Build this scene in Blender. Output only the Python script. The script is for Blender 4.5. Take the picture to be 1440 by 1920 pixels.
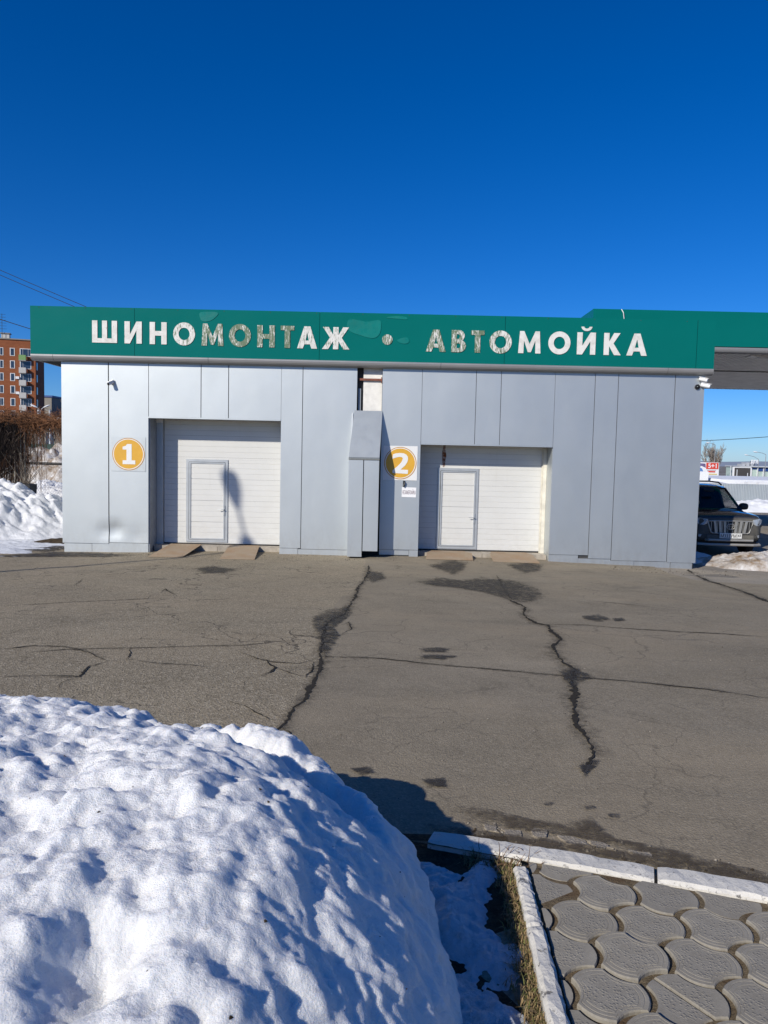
import bpy, math, random
import numpy as np
from mathutils import Vector, Matrix

for o in list(bpy.data.objects):
    bpy.data.objects.remove(o, do_unlink=True)
scene = bpy.context.scene
COL = scene.collection
rng = random.Random(7)

# ------------------------------------------------------------------ camera
CAM_POS = Vector((0.0, -18.0, 2.3))
PITCH, ROLL = math.radians(4.16), math.radians(1.27)
cam_data = bpy.data.cameras.new('camera')
cam_data.sensor_fit = 'VERTICAL'
cam_data.sensor_height = 36.0
cam_data.sensor_width = 27.0
cam_data.lens = 27.0
cam_data.clip_start = 0.05
cam_data.clip_end = 6000
cam = bpy.data.objects.new('camera', cam_data)
COL.objects.link(cam)
_F = Vector((0, math.cos(PITCH), -math.sin(PITCH)))
_R0 = Vector((1, 0, 0))
_U0 = _R0.cross(_F)
_R = _R0 * math.cos(ROLL) + _U0 * math.sin(ROLL)
_U = -_R0 * math.sin(ROLL) + _U0 * math.cos(ROLL)
_m = Matrix((_R, _U, -_F)).transposed().to_4x4()
_m.translation = CAM_POS
cam.matrix_world = _m
scene.camera = cam

# ------------------------------------------------------------------ light
SUN_TRAVEL = Vector((0.52, 0.65, -0.475)).normalized()
SUN_EL = math.asin(-SUN_TRAVEL.z)
SUN_ROT = math.atan2(-SUN_TRAVEL.x, -SUN_TRAVEL.y)
world = bpy.data.worlds.new('World')
scene.world = world
world.use_nodes = True
wn, wl = world.node_tree.nodes, world.node_tree.links
wn.clear()
sky = wn.new('ShaderNodeTexSky')
sky.sky_type = 'NISHITA'
sky.sun_disc = False
sky.sun_elevation = SUN_EL
sky.sun_rotation = SUN_ROT
sky.altitude = 1500
sky.air_density = 1.0
sky.dust_density = 0.8
sky.ozone_density = 10.0
hs = wn.new('ShaderNodeHueSaturation')
hs.inputs['Saturation'].default_value = 1.17
hs.inputs['Hue'].default_value = 0.508
bg = wn.new('ShaderNodeBackground')
bg.inputs['Strength'].default_value = 0.11
wo = wn.new('ShaderNodeOutputWorld')
wl.new(sky.outputs[0], hs.inputs['Color'])
wl.new(hs.outputs[0], bg.inputs['Color'])
wl.new(bg.outputs[0], wo.inputs['Surface'])

sun_data = bpy.data.lights.new('sun', 'SUN')
sun_data.energy = 4.8
sun_data.angle = math.radians(0.53)
sun_data.color = (1.0, 0.94, 0.84)
sun = bpy.data.objects.new('sun', sun_data)
COL.objects.link(sun)
sun.rotation_euler = SUN_TRAVEL.to_track_quat('-Z', 'Y').to_euler()
sun.location = (-20, -30, 30)

scene.render.engine = 'CYCLES'
scene.view_settings.view_transform = 'Standard'
scene.view_settings.look = 'None'
scene.view_settings.exposure = 0.0
scene.view_settings.gamma = 1.0
scene.view_settings.use_curve_mapping = False

# ------------------------------------------------------------------ helpers
WL = {}

def setp(o, label=None, cat=None, group=None, kind=None):
    if label: o['label'] = label
    if cat: o['category'] = cat
    if group: o['group'] = group
    if kind: o['kind'] = kind
    return o

def thing(name, label, cat, loc=(0, 0, 0), group=None, local=False):
    o = bpy.data.objects.new(name, None)
    o.empty_display_size = 0.2
    COL.objects.link(o)
    o.location = loc
    WL[o.as_pointer()] = Vector((0, 0, 0)) if local else Vector(loc)
    return setp(o, label, cat, group)

class MB:
    def __init__(s):
        s.v = []; s.f = []; s.mi = []
    def add(s, vs, fs, mi=0):
        b = len(s.v)
        s.v.extend([tuple(p) for p in vs])
        s.f.extend([tuple(b + i for i in f) for f in fs])
        s.mi.extend([mi] * len(fs))
        return s
    def box(s, x0, x1, y0, y1, z0, z1, mi=0):
        v = [(x0, y0, z0), (x1, y0, z0), (x1, y1, z0), (x0, y1, z0), (x0, y0, z1), (x1, y0, z1), (x1, y1, z1), (x0, y1, z1)]
        f = [(0, 3, 2, 1), (4, 5, 6, 7), (0, 1, 5, 4), (1, 2, 6, 5), (2, 3, 7, 6), (3, 0, 4, 7)]
        return s.add(v, f, mi)
    def hexa(s, b, t, mi=0):
        """solid from 4 lower points and 4 upper points (ccw from above)"""
        f = [(0, 3, 2, 1), (4, 5, 6, 7), (0, 1, 5, 4), (1, 2, 6, 5), (2, 3, 7, 6), (3, 0, 4, 7)]
        return s.add(list(b) + list(t), f, mi)
    def prism(s, pts, fa, fb, mi=0):
        """extrude a 2-D outline between two mappings 2-D -> 3-D"""
        n = len(pts)
        v = [fa(*p) for p in pts] + [fb(*p) for p in pts]
        f = [tuple(range(n))[::-1], tuple(range(n, 2 * n))]
        f += [(i, (i + 1) % n, n + (i + 1) % n, n + i) for i in range(n)]
        return s.add(v, f, mi)
    def tube(s, pts, r, n=8, caps=True, mi=0):
        pts = [Vector(p) for p in pts]
        rs = r if isinstance(r, (list, tuple)) else [r] * len(pts)
        rings = []
        for i, p in enumerate(pts):
            d = (pts[min(i + 1, len(pts) - 1)] - pts[max(i - 1, 0)])
            if d.length < 1e-9: d = Vector((0, 0, 1))
            d.normalize()
            a = Vector((0, 0, 1)) if abs(d.z) < .9 else Vector((1, 0, 0))
            u = d.cross(a).normalized(); w = d.cross(u)
            rings.append([p + (u * math.cos(2 * math.pi * k / n) + w * math.sin(2 * math.pi * k / n)) * rs[i] for k in range(n)])
        v = [q for ring in rings for q in ring]
        f = []
        for i in range(len(pts) - 1):
            for k in range(n):
                f.append((i * n + k, i * n + (k + 1) % n, (i + 1) * n + (k + 1) % n, (i + 1) * n + k))
        if caps:
            f.append(tuple(range(n))[::-1]); f.append(tuple(range((len(pts) - 1) * n, len(pts) * n)))
        return s.add(v, f, mi)
    def lathe(s, c, axis, prof, n=20, mi=0):
        """profile of (distance along axis, radius)"""
        c = Vector(c); d = Vector(axis).normalized()
        a = Vector((0, 0, 1)) if abs(d.z) < .9 else Vector((1, 0, 0))
        u = d.cross(a).normalized(); w = d.cross(u)
        v = []
        for (t, r) in prof:
            for k in range(n):
                an = 2 * math.pi * k / n
                v.append(c + d * t + (u * math.cos(an) + w * math.sin(an)) * r)
        f = []
        for i in range(len(prof) - 1):
            for k in range(n):
                f.append((i * n + k, i * n + (k + 1) % n, (i + 1) * n + (k + 1) % n, (i + 1) * n + k))
        f.append(tuple(range(n))[::-1]); f.append(tuple(range((len(prof) - 1) * n, len(prof) * n)))
        return s.add(v, f, mi)
    def mesh(s, name, mats, off=Vector((0, 0, 0)), smooth=False):
        me = bpy.data.meshes.new(name)
        me.from_pydata([(p[0] - off.x, p[1] - off.y, p[2] - off.z) for p in s.v], [], s.f)
        for m in (mats if isinstance(mats, (list, tuple)) else [mats]):
            me.materials.append(m)
        if any(s.mi): me.polygons.foreach_set('material_index', s.mi)
        if smooth: me.polygons.foreach_set('use_smooth', [True] * len(me.polygons))
        me.update()
        return me
    def build(s, name, mats, parent=None, loc=None, smooth=False, recalc=True):
        """one mesh object; a child keeps its parent's origin, a top-level mesh gets loc as its origin"""
        off = WL[parent.as_pointer()] if parent is not None else Vector(loc or (0, 0, 0))
        me = s.mesh(name, mats, off, smooth)
        if recalc:
            import bmesh
            bm = bmesh.new(); bm.from_mesh(me)
            bmesh.ops.recalc_face_normals(bm, faces=bm.faces)
            bm.to_mesh(me); bm.free()
        return link(name, me, parent, off)

def link(name, me, parent=None, off=Vector((0, 0, 0))):
    o = bpy.data.objects.new(name, me)
    COL.objects.link(o)
    if parent is not None:
        o.parent = parent
        WL[o.as_pointer()] = WL[parent.as_pointer()]
    else:
        o.location = off
        WL[o.as_pointer()] = Vector(off)
    return o

# --- numpy gradient noise
def _hash(ix, iy, seed):
    h = (ix.astype(np.int64) * 374761393 + iy.astype(np.int64) * 668265263 + seed * 1442695041) & 0x7fffffff
    h = (h ^ (h >> 13)) * 1274126177 & 0x7fffffff
    return (h ^ (h >> 16)) & 0x7fffffff

def perlin(x, y, seed=0):
    x = np.asarray(x, float); y = np.asarray(y, float)
    ix, iy = np.floor(x), np.floor(y)
    fx, fy = x - ix, y - iy
    def gr(dx, dy):
        a = _hash(ix + dx, iy + dy, seed) * (2 * math.pi / 0x7fffffff)
        return np.cos(a) * (fx - dx) + np.sin(a) * (fy - dy)
    u = fx ** 3 * (fx * (fx * 6 - 15) + 10); v = fy ** 3 * (fy * (fy * 6 - 15) + 10)
    a = gr(0, 0) * (1 - u) + gr(1, 0) * u
    b = gr(0, 1) * (1 - u) + gr(1, 1) * u
    return (a * (1 - v) + b * v) * 1.5

def fbm(x, y, oct=4, seed=0, gain=.5):
    s = 0; a = 1.0
    for i in range(oct):
        s = s + a * perlin(x * 2 ** i + 17.3 * i, y * 2 ** i - 9.1 * i, seed + i)
        a *= gain
    return s

def gz(X, Y):
    X = np.asarray(X, float); Y = np.asarray(Y, float)
    b = 0.55 * np.clip((-1 - Y) / 17, 0, 1)
    cr = 0.05 + np.where(X > 0, .0028 * np.minimum(X, 7) ** 2, .0013 * np.maximum(X, -8) ** 2)
    fade = np.clip((Y + 10) / 9, 0, 1)
    far = -1.1 * np.clip((Y - 12) / 30, 0, 1) - 1.9 * np.clip((Y - 42) / 108, 0, 1)
    return b - cr * fade + far

def gzf(x, y): return float(gz(x, y))

def grid_mesh(name, X, Y, Z, mat, keep=None, smooth=True, off=(0, 0, 0)):
    ny, nx = X.shape
    co = np.stack([X - off[0], Y - off[1], Z - off[2]], -1).reshape(-1, 3)
    idx = np.arange(nx * ny).reshape(ny, nx)
    q = np.stack([idx[:-1, :-1], idx[:-1, 1:], idx[1:, 1:], idx[1:, :-1]], -1).reshape(-1, 4)
    if keep is not None:
        k = keep[:-1, :-1] | keep[:-1, 1:] | keep[1:, 1:] | keep[1:, :-1]
        q = q[k.reshape(-1)]
        used = np.unique(q)
        rm = np.full(nx * ny, -1); rm[used] = np.arange(len(used))
        co = co[used]; q = rm[q]
    me = bpy.data.meshes.new(name)
    me.vertices.add(len(co)); me.vertices.foreach_set('co', co.ravel())
    me.loops.add(q.size); me.loops.foreach_set('vertex_index', q.ravel())
    me.polygons.add(len(q))
    me.polygons.foreach_set('loop_start', np.arange(0, q.size, 4))
    me.polygons.foreach_set('loop_total', np.full(len(q), 4))
    me.polygons.foreach_set('use_smooth', np.full(len(q), smooth))
    me.update(calc_edges=True)
    me.materials.append(mat)
    return me

# ------------------------------------------------------------------ materials
class NT:
    def __init__(s, name):
        s.m = bpy.data.materials.new(name)
        s.m.use_nodes = True
        s.t = s.m.node_tree; s.n = s.t.nodes; s.n.clear()
        s.out = s.n.new('ShaderNodeOutputMaterial')
        s.p = s.n.new('ShaderNodeBsdfPrincipled')
        s.l(s.p.outputs[0], s.out.inputs['Surface'])
        s.tc = s.n.new('ShaderNodeTexCoord')
    def l(s, a, b): s.t.links.new(a, b)
    def node(s, ty, **kw):
        n = s.n.new(ty)
        for k, v in kw.items(): setattr(n, k, v)
        return n
    def mapping(s, scale=(1, 1, 1), src='Object', loc=(0, 0, 0), rot=(0, 0, 0)):
        m = s.n.new('ShaderNodeMapping')
        m.inputs['Scale'].default_value = scale
        m.inputs['Location'].default_value = loc
        m.inputs['Rotation'].default_value = rot
        s.l(s.tc.outputs[src], m.inputs[0])
        return m.outputs[0]
    def noise(s, scale, detail=4, rough=.55, vec=None, dist=0):
        n = s.n.new('ShaderNodeTexNoise')
        n.inputs['Scale'].default_value = scale
        n.inputs['Detail'].default_value = detail
        n.inputs['Roughness'].default_value = rough
        n.inputs['Distortion'].default_value = dist
        s.l(vec if vec is not None else s.tc.outputs['Object'], n.inputs['Vector'])
        return n.outputs[0]
    def voronoi(s, scale, feature='F1', vec=None):
        n = s.n.new('ShaderNodeTexVoronoi'); n.feature = feature
        n.inputs['Scale'].default_value = scale
        s.l(vec if vec is not None else s.tc.outputs['Object'], n.inputs['Vector'])
        return n.outputs['Distance'] if feature != 'F1c' else n.outputs['Color']
    def ramp(s, src, a, b, va=0.0, vb=1.0, smooth=False):
        n = s.n.new('ShaderNodeMapRange')
        n.inputs['From Min'].default_value = a; n.inputs['From Max'].default_value = b
        n.inputs['To Min'].default_value = va; n.inputs['To Max'].default_value = vb
        if smooth: n.interpolation_type = 'SMOOTHSTEP'
        s.l(src, n.inputs['Value'])
        return n.outputs[0]
    def mix(s, fac, a, b):
        n = s.n.new('ShaderNodeMix'); n.data_type = 'RGBA'
        for sock, val in ((n.inputs[0], fac), (n.inputs[6], a), (n.inputs[7], b)):
            if hasattr(val, 'is_linked'): s.l(val, sock)
            elif sock.type == 'RGBA': sock.default_value = (*val, 1) if len(val) == 3 else val
            else: sock.default_value = val
        return n.outputs[2]
    def math(s, op, a, b=None, c=None):
        n = s.n.new('ShaderNodeMath'); n.operation = op
        for i, val in enumerate((a, b, c)):
            if val is None: continue
            if hasattr(val, 'is_linked'): s.l(val, n.inputs[i])
            else: n.inputs[i].default_value = val
        return n.outputs[0]
    def set(s, **kw):
        names = dict(color='Base Color', rough='Roughness', metal='Metallic', alpha='Alpha', spec='Specular IOR Level',
                     normal='Normal', coat='Coat Weight', coat_rough='Coat Roughness', trans='Transmission Weight',
                     ior='IOR', emit='Emission Color', emit_s='Emission Strength', sss='Subsurface Weight', sheen='Sheen Weight')
        for k, v in kw.items():
            sock = s.p.inputs[names[k]]
            if hasattr(v, 'is_linked'): s.l(v, sock)
            elif sock.type == 'RGBA': sock.default_value = (*v, 1) if len(v) == 3 else v
            else: sock.default_value = v
        return s
    def bump(s, h, strength=.3, dist=.01, prev=None):
        n = s.n.new('ShaderNodeBump')
        n.inputs['Strength'].default_value = strength
        n.inputs['Distance'].default_value = dist
        s.l(h, n.inputs['Height'])
        if prev is not None: s.l(prev, n.inputs['Normal'])
        return n.outputs[0]

def simple(name, col, rough=.6, metal=0.0, var=.12, vscale=6.0, bump=0.0, bscale=80.0, spec=.5, **kw):
    t = NT(name)
    n = t.noise(vscale, 5)
    dark = tuple(c * (1 - var) for c in col); lite = tuple(min(1, c * (1 + var)) for c in col)
    t.set(color=t.mix(t.ramp(n, .3, .7), dark, lite), metal=metal, spec=spec)
    t.set(rough=t.ramp(t.noise(vscale * 2.3, 4), .3, .7, max(0, rough - .06), min(1, rough + .06)))
    if bump: t.set(normal=t.bump(t.noise(bscale, 3), bump, .004))
    t.set(**kw)
    return t.m
# asphalt, two ages
def asphalt(name, c0, c1, speck, sp_amt, bumpd, vs=85, craze=0.0):
    t = NT(name)
    big = t.noise(.35, 5, .6)
    pat = t.noise(.9, 7, .72, dist=.6)
    salt = t.noise(.55, 6, .7, vec=t.mapping((1, .45, 1), loc=(3, 9, 0)))
    mid = t.noise(2.2, 6, .65)
    streak = t.noise(1.0, 5, .6, vec=t.mapping((.5, 2.4, 1), rot=(0, 0, .25)))
    fine = t.noise(70, 3, .7)
    base = t.mix(t.ramp(big, .3, .7), c0, c1)
    base = t.mix(t.math('MULTIPLY', t.ramp(mid, .45, .75), .45), base, tuple(c * .72 for c in c0))
    base = t.mix(t.math('MULTIPLY', t.ramp(streak, .5, .75), .35), base, tuple(min(1, c * 1.22) for c in c1))
    base = t.mix(t.math('MULTIPLY', t.ramp(pat, .50, .66), .45), base, tuple(c * .62 for c in c0))
    base = t.mix(t.math('MULTIPLY', t.ramp(salt, .52, .72), .40), base, (c1[0] * 1.28, c1[1] * 1.24, c1[2] * 1.16))
    v = t.node('ShaderNodeTexVoronoi'); v.inputs['Scale'].default_value = vs
    t.l(t.tc.outputs['Object'], v.inputs['Vector'])
    sep = t.node('ShaderNodeSeparateColor'); t.l(v.outputs['Color'], sep.inputs[0])
    base = t.mix(t.math('MULTIPLY', t.ramp(sep.outputs[0], .55, .95), sp_amt), base, speck)
    base = t.mix(t.math('MULTIPLY', t.ramp(sep.outputs[1], .75, .95), sp_amt * .8), base, tuple(c * .35 for c in c0))
    base = t.mix(t.math('MULTIPLY', t.ramp(fine, .35, .65), .42), base, tuple(c * .6 for c in c0))
    # dusty tan drift and short dark flecks
    dust = t.noise(.28, 6, .7, vec=t.mapping((1, 1.8, 1), loc=(11, 4, 0)))
    base = t.mix(t.math('MULTIPLY', t.ramp(dust, .46, .70), .38), base, (.34, .275, .185))
    fl = t.noise(6.5, 6, .8, vec=t.mapping((1, .8, 1), loc=(2, 7, 0)))
    base = t.mix(t.math('MULTIPLY', t.ramp(fl, .60, .70), .42), base, tuple(c * .45 for c in c0))
    if craze:
        wob = t.node('ShaderNodeVectorMath', operation='MULTIPLY_ADD')
        nz3 = t.node('ShaderNodeTexNoise'); nz3.inputs['Scale'].default_value = 1.6; nz3.inputs['Detail'].default_value = 5
        t.l(t.tc.outputs['Object'], nz3.inputs['Vector'])
        t.l(nz3.outputs['Color'], wob.inputs[0]); wob.inputs[1].default_value = (.9, .9, 0); t.l(t.tc.outputs['Object'], wob.inputs[2])
        for sc, wd in ((.75, .010), (1.9, .016)):
            ve = t.node('ShaderNodeTexVoronoi', feature='DISTANCE_TO_EDGE'); ve.inputs['Scale'].default_value = sc
            t.l(wob.outputs[0], ve.inputs['Vector'])
            ln_ = t.ramp(ve.outputs['Distance'], wd * .35, wd, 1, 0)
            mk = t.ramp(t.noise(.45 * sc, 4, .6, vec=t.mapping((1, 1, 1), loc=(sc * 5, 2, 0))), .50, .58)
            base = t.mix(t.math('MULTIPLY', t.math('MULTIPLY', ln_, mk), craze), base, (.05, .043, .034))
    t.set(color=base, rough=t.ramp(mid, .3, .7, .82, .95), spec=.25)
    h = t.math('ADD', t.math('MULTIPLY', v.outputs['Distance'], 1.0), fine)
    nb = t.bump(h, .7, bumpd)
    nb = t.bump(mid, .25, .02, nb)
    t.set(normal=nb)
    return t.m

m_asph_old = asphalt('asphalt_weathered', (.228, .190, .128), (.310, .262, .182), (.55, .48, .36), .62, .008, 62, .8)
m_asph_new = asphalt('asphalt_smooth', (.212, .180, .128), (.278, .238, .174), (.45, .39, .29), .36, .004, 85, .35)
m_asph_far = asphalt('asphalt_gravelly', (.22, .195, .16), (.30, .27, .225), (.5, .46, .4), .5, .006)

def stain_mat(name, col, rough, lo=.32, hi=.6, scale=9.0):
    """mark lying on the ground: ragged, soft-edged by an 'edge' attribute and noise"""
    t = NT(name)
    a = t.node('ShaderNodeAttribute'); a.attribute_name = 'edge'
    n = t.math('ADD', t.math('MULTIPLY', t.noise(scale, 6, .72), .7), t.math('MULTIPLY', t.noise(scale * 4, 5, .8), .3))
    f = t.math('ADD', a.outputs['Fac'], t.math('MULTIPLY', t.math('SUBTRACT', n, .5), 1.9))
    t.set(color=t.mix(t.noise(60, 3), tuple(c * .7 for c in col), tuple(c * 1.3 for c in col)), rough=rough, spec=.3)
    t.set(alpha=t.math('MULTIPLY', t.ramp(f, lo, hi), t.ramp(t.noise(13, 7, .82, vec=t.mapping((.7, 1, 1))), .40, .56, .12, .93)), normal=t.bump(t.noise(120, 3), .5, .004))
    return t.m
m_damp = stain_mat('damp_stain', (.040, .035, .029), .7, .30, .62)
m_dirt_edge = stain_mat('kerb_dirt', (.085, .066, .044), .95, .30, .85, 16)
m_halo = stain_mat('crack_halo', (.085, .073, .055), .9, .35, 1.25, 14)
m_rust_mark = stain_mat('rust_mark', (.20, .060, .018), .9, .35, .6, 12)

t = NT('crack_dirt')
t.set(color=t.mix(t.noise(30, 4), (.020, .018, .015), (.050, .044, .036)), rough=.95, spec=.1)
m_crack = t.m

# soil with litter
t = NT('dark_soil')
c = t.mix(t.ramp(t.noise(9, 6, .7), .35, .7), (.022, .016, .011), (.085, .062, .038))
c = t.mix(t.math('MULTIPLY', t.ramp(t.noise(45, 5, .8), .5, .7), .6), c, (.16, .12, .07))
t.set(color=c, rough=.95, spec=.15, normal=t.bump(t.noise(40, 6, .7), 1.0, .02))
m_soil = t.m
t = NT('joint_soil')
c = t.mix(t.ramp(t.noise(25, 6, .7), .35, .7), (.12, .092, .056), (.23, .18, .115))
c = t.mix(t.math('MULTIPLY', t.ramp(t.noise(8, 4), .5, .7), .6), c, (.10, .055, .025))
t.set(color=c, rough=.95, spec=.1, normal=t.bump(t.noise(90, 5, .7), 1.0, .012))
m_joint = t.m

def snow_mat(name, col=(.78, .785, .79), dirt=0.0, dcol=(.20, .14, .08), dscale=2.5, grain=1.0, gscale=160, sss=False):
    t = NT(name)
    c = t.mix(t.ramp(t.noise(3, 4), .3, .7), tuple(x * .96 for x in col), col)
    if dirt:
        f = t.math('MULTIPLY', t.ramp(t.noise(dscale, 7, .72), .62 - .25 * dirt, .85 - .2 * dirt), min(1, dirt * 1.1))
        c = t.mix(f, c, dcol)
    g = t.noise(gscale, 3, .75)
    g2 = t.noise(gscale * .28, 4, .7)
    nb = t.bump(g2, .7 * grain, .020)
    nb = t.bump(g, 1.0 * grain, .009, nb)
    t.set(color=c, rough=t.ramp(t.noise(gscale * 2, 2), .35, .65, .35, .75), spec=.35, normal=nb)
    if sss:
        t.set(sss=1.0)
        t.p.inputs['Subsurface Radius'].default_value = (1.0, 1.1, 1.25)
        t.p.inputs['Subsurface Scale'].default_value = .012
    return t.m
m_snow = snow_mat('clean_snow', (.80, .805, .80), grain=.75, sss=True)
m_snow_thin = snow_mat('trampled_snow', (.68, .70, .73), .42, (.10, .085, .07), 9)
m_snow_bank = snow_mat('bank_snow', (.76, .765, .77), .25, (.32, .26, .19), 3.0, 1.6, 40)
m_snow_dirty = snow_mat('dirty_snow', (.74, .73, .70), 1.1, (.22, .145, .075), 1.9, 1.3, 60)
m_snow_field = snow_mat('field_snow', (.74, .755, .77), .35, (.24, .21, .17), .35, 1.0, 20)

# silver composite cladding
t = NT('silver_composite_panel')
n = t.noise(.9, 4)
smear = t.noise(1.4, 6, .7, vec=t.mapping((1.2, 1.2, .5)))
c = t.mix(t.ramp(n, .3, .7), (.525, .558, .562), (.56, .592, .597))
c = t.mix(t.math('MULTIPLY', t.ramp(smear, .62, .85), .12), c, (.72, .73, .73))
sz = t.node('ShaderNodeSeparateXYZ'); t.l(t.tc.outputs['Object'], sz.inputs[0])
spl = t.math('MULTIPLY', t.ramp(sz.outputs['Z'], -.1, .75, 1, 0), t.ramp(t.noise(3.0, 7, .75, vec=t.mapping((1.6, 1.6, .8))), .42, .72))
c = t.mix(t.math('MULTIPLY', spl, .30), c, (.33, .31, .27))
t.set(color=c, metal=.82, rough=t.ramp(smear, .3, .75, .49, .54), spec=.5)
t.set(normal=t.bump(t.noise(1.6, 3), .10, .02))
m_panel = t.m
m_panel_dark = simple('silver_flashing', (.30, .33, .355), .5, .35, .06, 3)
m_trim = simple('grey_aluminium_trim', (.27, .27, .27), .42, .25, .08, 1.2)
m_wallback = simple('dark_substructure', (.05, .05, .05), .9)
m_plaster = simple('old_white_plaster', (.74, .72, .66), .85, 0, .10, 7, .5, 40)
m_rustbar = simple('rust_red_paint', (.20, .070, .045), .75, 0, .3, 12)
m_concrete = simple('pale_concrete', (.36, .32, .26), .9, 0, .22, 6, .6, 50)
m_roof = simple('roof_felt', (.09, .09, .09), .9)

# green fascia
t = NT('green_fascia_film')
n = t.noise(.5, 5)
c = t.mix(t.ramp(n, .3, .7), (.0010, .128, .110), (.0016, .140, .121))
scr = t.noise(2.2, 8, .8, vec=t.mapping((1, 1, 2.2)))
c = t.mix(t.math('MULTIPLY', t.ramp(scr, .70, .80), .35), c, (.05, .30, .26))
t.set(color=c, rough=t.ramp(scr, .3, .7, .20, .27), spec=.18)
m_green = t.m
m_green_faded = simple('bare_green_film', (.0018, .170, .140), .30, 0, .10, 3)

# worn white vinyl letters; wear amount per letter in object properties
t = NT('worn_vinyl_letter')
aw = t.node('ShaderNodeAttribute', attribute_type='OBJECT', attribute_name='wear_low')
bw = t.node('ShaderNodeAttribute', attribute_type='OBJECT', attribute_name='wear_high')
sx = t.node('ShaderNodeSeparateXYZ'); t.l(t.tc.outputs['Generated'], sx.inputs[0])
zz = t.ramp(sx.outputs['Z'], .12, .42, 0, 1, True)
wear = t.math('ADD', t.math('MULTIPLY', aw.outputs['Fac'], t.math('SUBTRACT', 1.0, zz)), t.math('MULTIPLY', bw.outputs['Fac'], zz))
st = t.noise(1.0, 4, .75, vec=t.mapping((34, 34, 5)), dist=1.5)
blot = t.noise(5.0, 3, .5)
nn = t.math('ADD', t.ramp(st, .28, .72), t.math('MULTIPLY', t.math('SUBTRACT', blot, .5), .5))
thr = t.math('ADD', t.math('MULTIPLY', wear, .72), -.06)
f = t.ramp(t.math('SUBTRACT', thr, nn), -.05, .05)
grime = t.mix(t.ramp(t.noise(9, 5), .4, .75), (.72, .71, .67), (.55, .54, .49))
t.set(color=t.mix(f, grime, (.13, .18, .11)), rough=.55, spec=.3)
m_letter = t.m
m_vinyl_white = simple('white_vinyl', (.74, .74, .72), .45, 0, .03)
m_vinyl_orange = simple('orange_vinyl', (.66, .36, .035), .45, 0, .05)
m_vinyl_brown = simple('orange_vinyl_edge', (.48, .24, .04), .45, 0, .05)
m_print_grey = simple('grey_print', (.30, .24, .26), .7, 0, .05)

# gate
t = NT('white_gate_enamel')
c = t.mix(t.ramp(t.noise(2, 5), .3, .7), (.615, .612, .58), (.65, .648, .618))
sz = t.node('ShaderNodeSeparateXYZ'); t.l(t.tc.outputs['Object'], sz.inputs[0])
spl = t.math('MULTIPLY', t.ramp(sz.outputs['Z'], .05, .9, 1, .12), t.ramp(t.noise(2.6, 7, .75, vec=t.mapping((1.2, 1.2, 2.4))), .42, .75))
c = t.mix(t.math('MULTIPLY', spl, .35), c, (.36, .33, .27))
run = t.math('MULTIPLY', t.ramp(t.noise(1.0, 4, .6, vec=t.mapping((9, 9, .5))), .60, .80), .18)
c = t.mix(run, c, (.42, .39, .32))
t.set(color=c, rough=t.ramp(spl, 0, 1, .38, .7), spec=.5, normal=t.bump(t.noise(60, 3), .12, .004))
m_gate = t.m
m_alu = simple('grey_gate_frame', (.50, .52, .525), .42, .5, .06, 4)
m_gasket = simple('black_rubber', (.012, .012, .012), .7)
m_jamb = simple('jamb_lining', (.30, .32, .34), .55, .3, .12, 5)
m_jamb_old = simple('stained_white_jamb', (.62, .59, .50), .6, 0, .15, 6)
t = NT('rusty_steel_plate')
c = t.mix(t.ramp(t.noise(3.5, 6, .7), .35, .68), (.34, .275, .19), (.30, .185, .095))
c = t.mix(t.math('MULTIPLY', t.ramp(t.noise(7, 5, .7), .5, .75)  , .7), c, (.38, .34, .28))
w = t.node('ShaderNodeTexWave'); w.inputs['Scale'].default_value = 11; w.inputs['Distortion'].default_value = .6
t.l(t.mapping((1, .15, 1)), w.inputs['Vector'])
t.set(color=c, rough=.8, metal=.1, normal=t.bump(t.math('ADD', w.outputs['Fac'], t.noise(60, 4)), .5, .006))
m_rustplate = t.m

m_white_plastic = simple('white_plastic', (.78, .78, .77), .4, 0, .03)
m_black = simple('black_plastic', (.015, .015, .017), .35, 0, .1)
m_lens = simple('dark_lens', (.01, .01, .012), .08, 0, 0)
m_paper = simple('white_paper', (.80, .80, .80), .8, 0, .02)

# kerb paint
def kerbmat(name, thr):
    t = NT(name)
    n = t.noise(14, 6, .68)
    n2 = t.noise(45, 5, .75)
    f = t.math('MAXIMUM', t.ramp(n, thr, thr + .025), t.math('MULTIPLY', t.ramp(n2, .60, .64), .55))
    c = t.mix(t.ramp(t.noise(5, 4), .3, .7), (.66, .635, .575), (.56, .54, .49))
    t.set(color=t.mix(f, c, (.20, .19, .175)), rough=.85, spec=.2, normal=t.bump(t.math('ADD', n2, t.math('MULTIPLY', f, -.6)), .8, .006))
    return t.m
m_kerb = kerbmat('limewashed_kerb', .66)
m_kerb2 = kerbmat('flaking_kerb', .61)

# paving tile
t = NT('grey_paving_tile')
rnd = t.node('ShaderNodeObjectInfo').outputs['Random']
c = t.mix(t.ramp(t.noise(12, 5, .65), .3, .7), (.225, .205, .168), (.305, .282, .235))
c = t.mix(t.math('MULTIPLY', rnd, .35), c, (.185, .168, .138))
c = t.mix(t.math('MULTIPLY', t.ramp(t.noise(120, 3, .7), .5, .7), .35), c, (.33, .315, .28))
c = t.mix(t.math('MULTIPLY', t.ramp(t.noise(5, 5, .7), .55, .75), .35), c, (.12, .10, .08))
vo = t.node('ShaderNodeTexVoronoi', feature='F1'); vo.inputs['Scale'].default_value = 88
t.l(t.tc.outputs['Object'], vo.inputs['Vector'])
ln = t.node('ShaderNodeVectorMath', operation='LENGTH'); t.l(t.tc.outputs['Object'], ln.inputs[0])
inner = t.ramp(ln.outputs['Value'], .078, .098, 1, 0, True)
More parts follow.
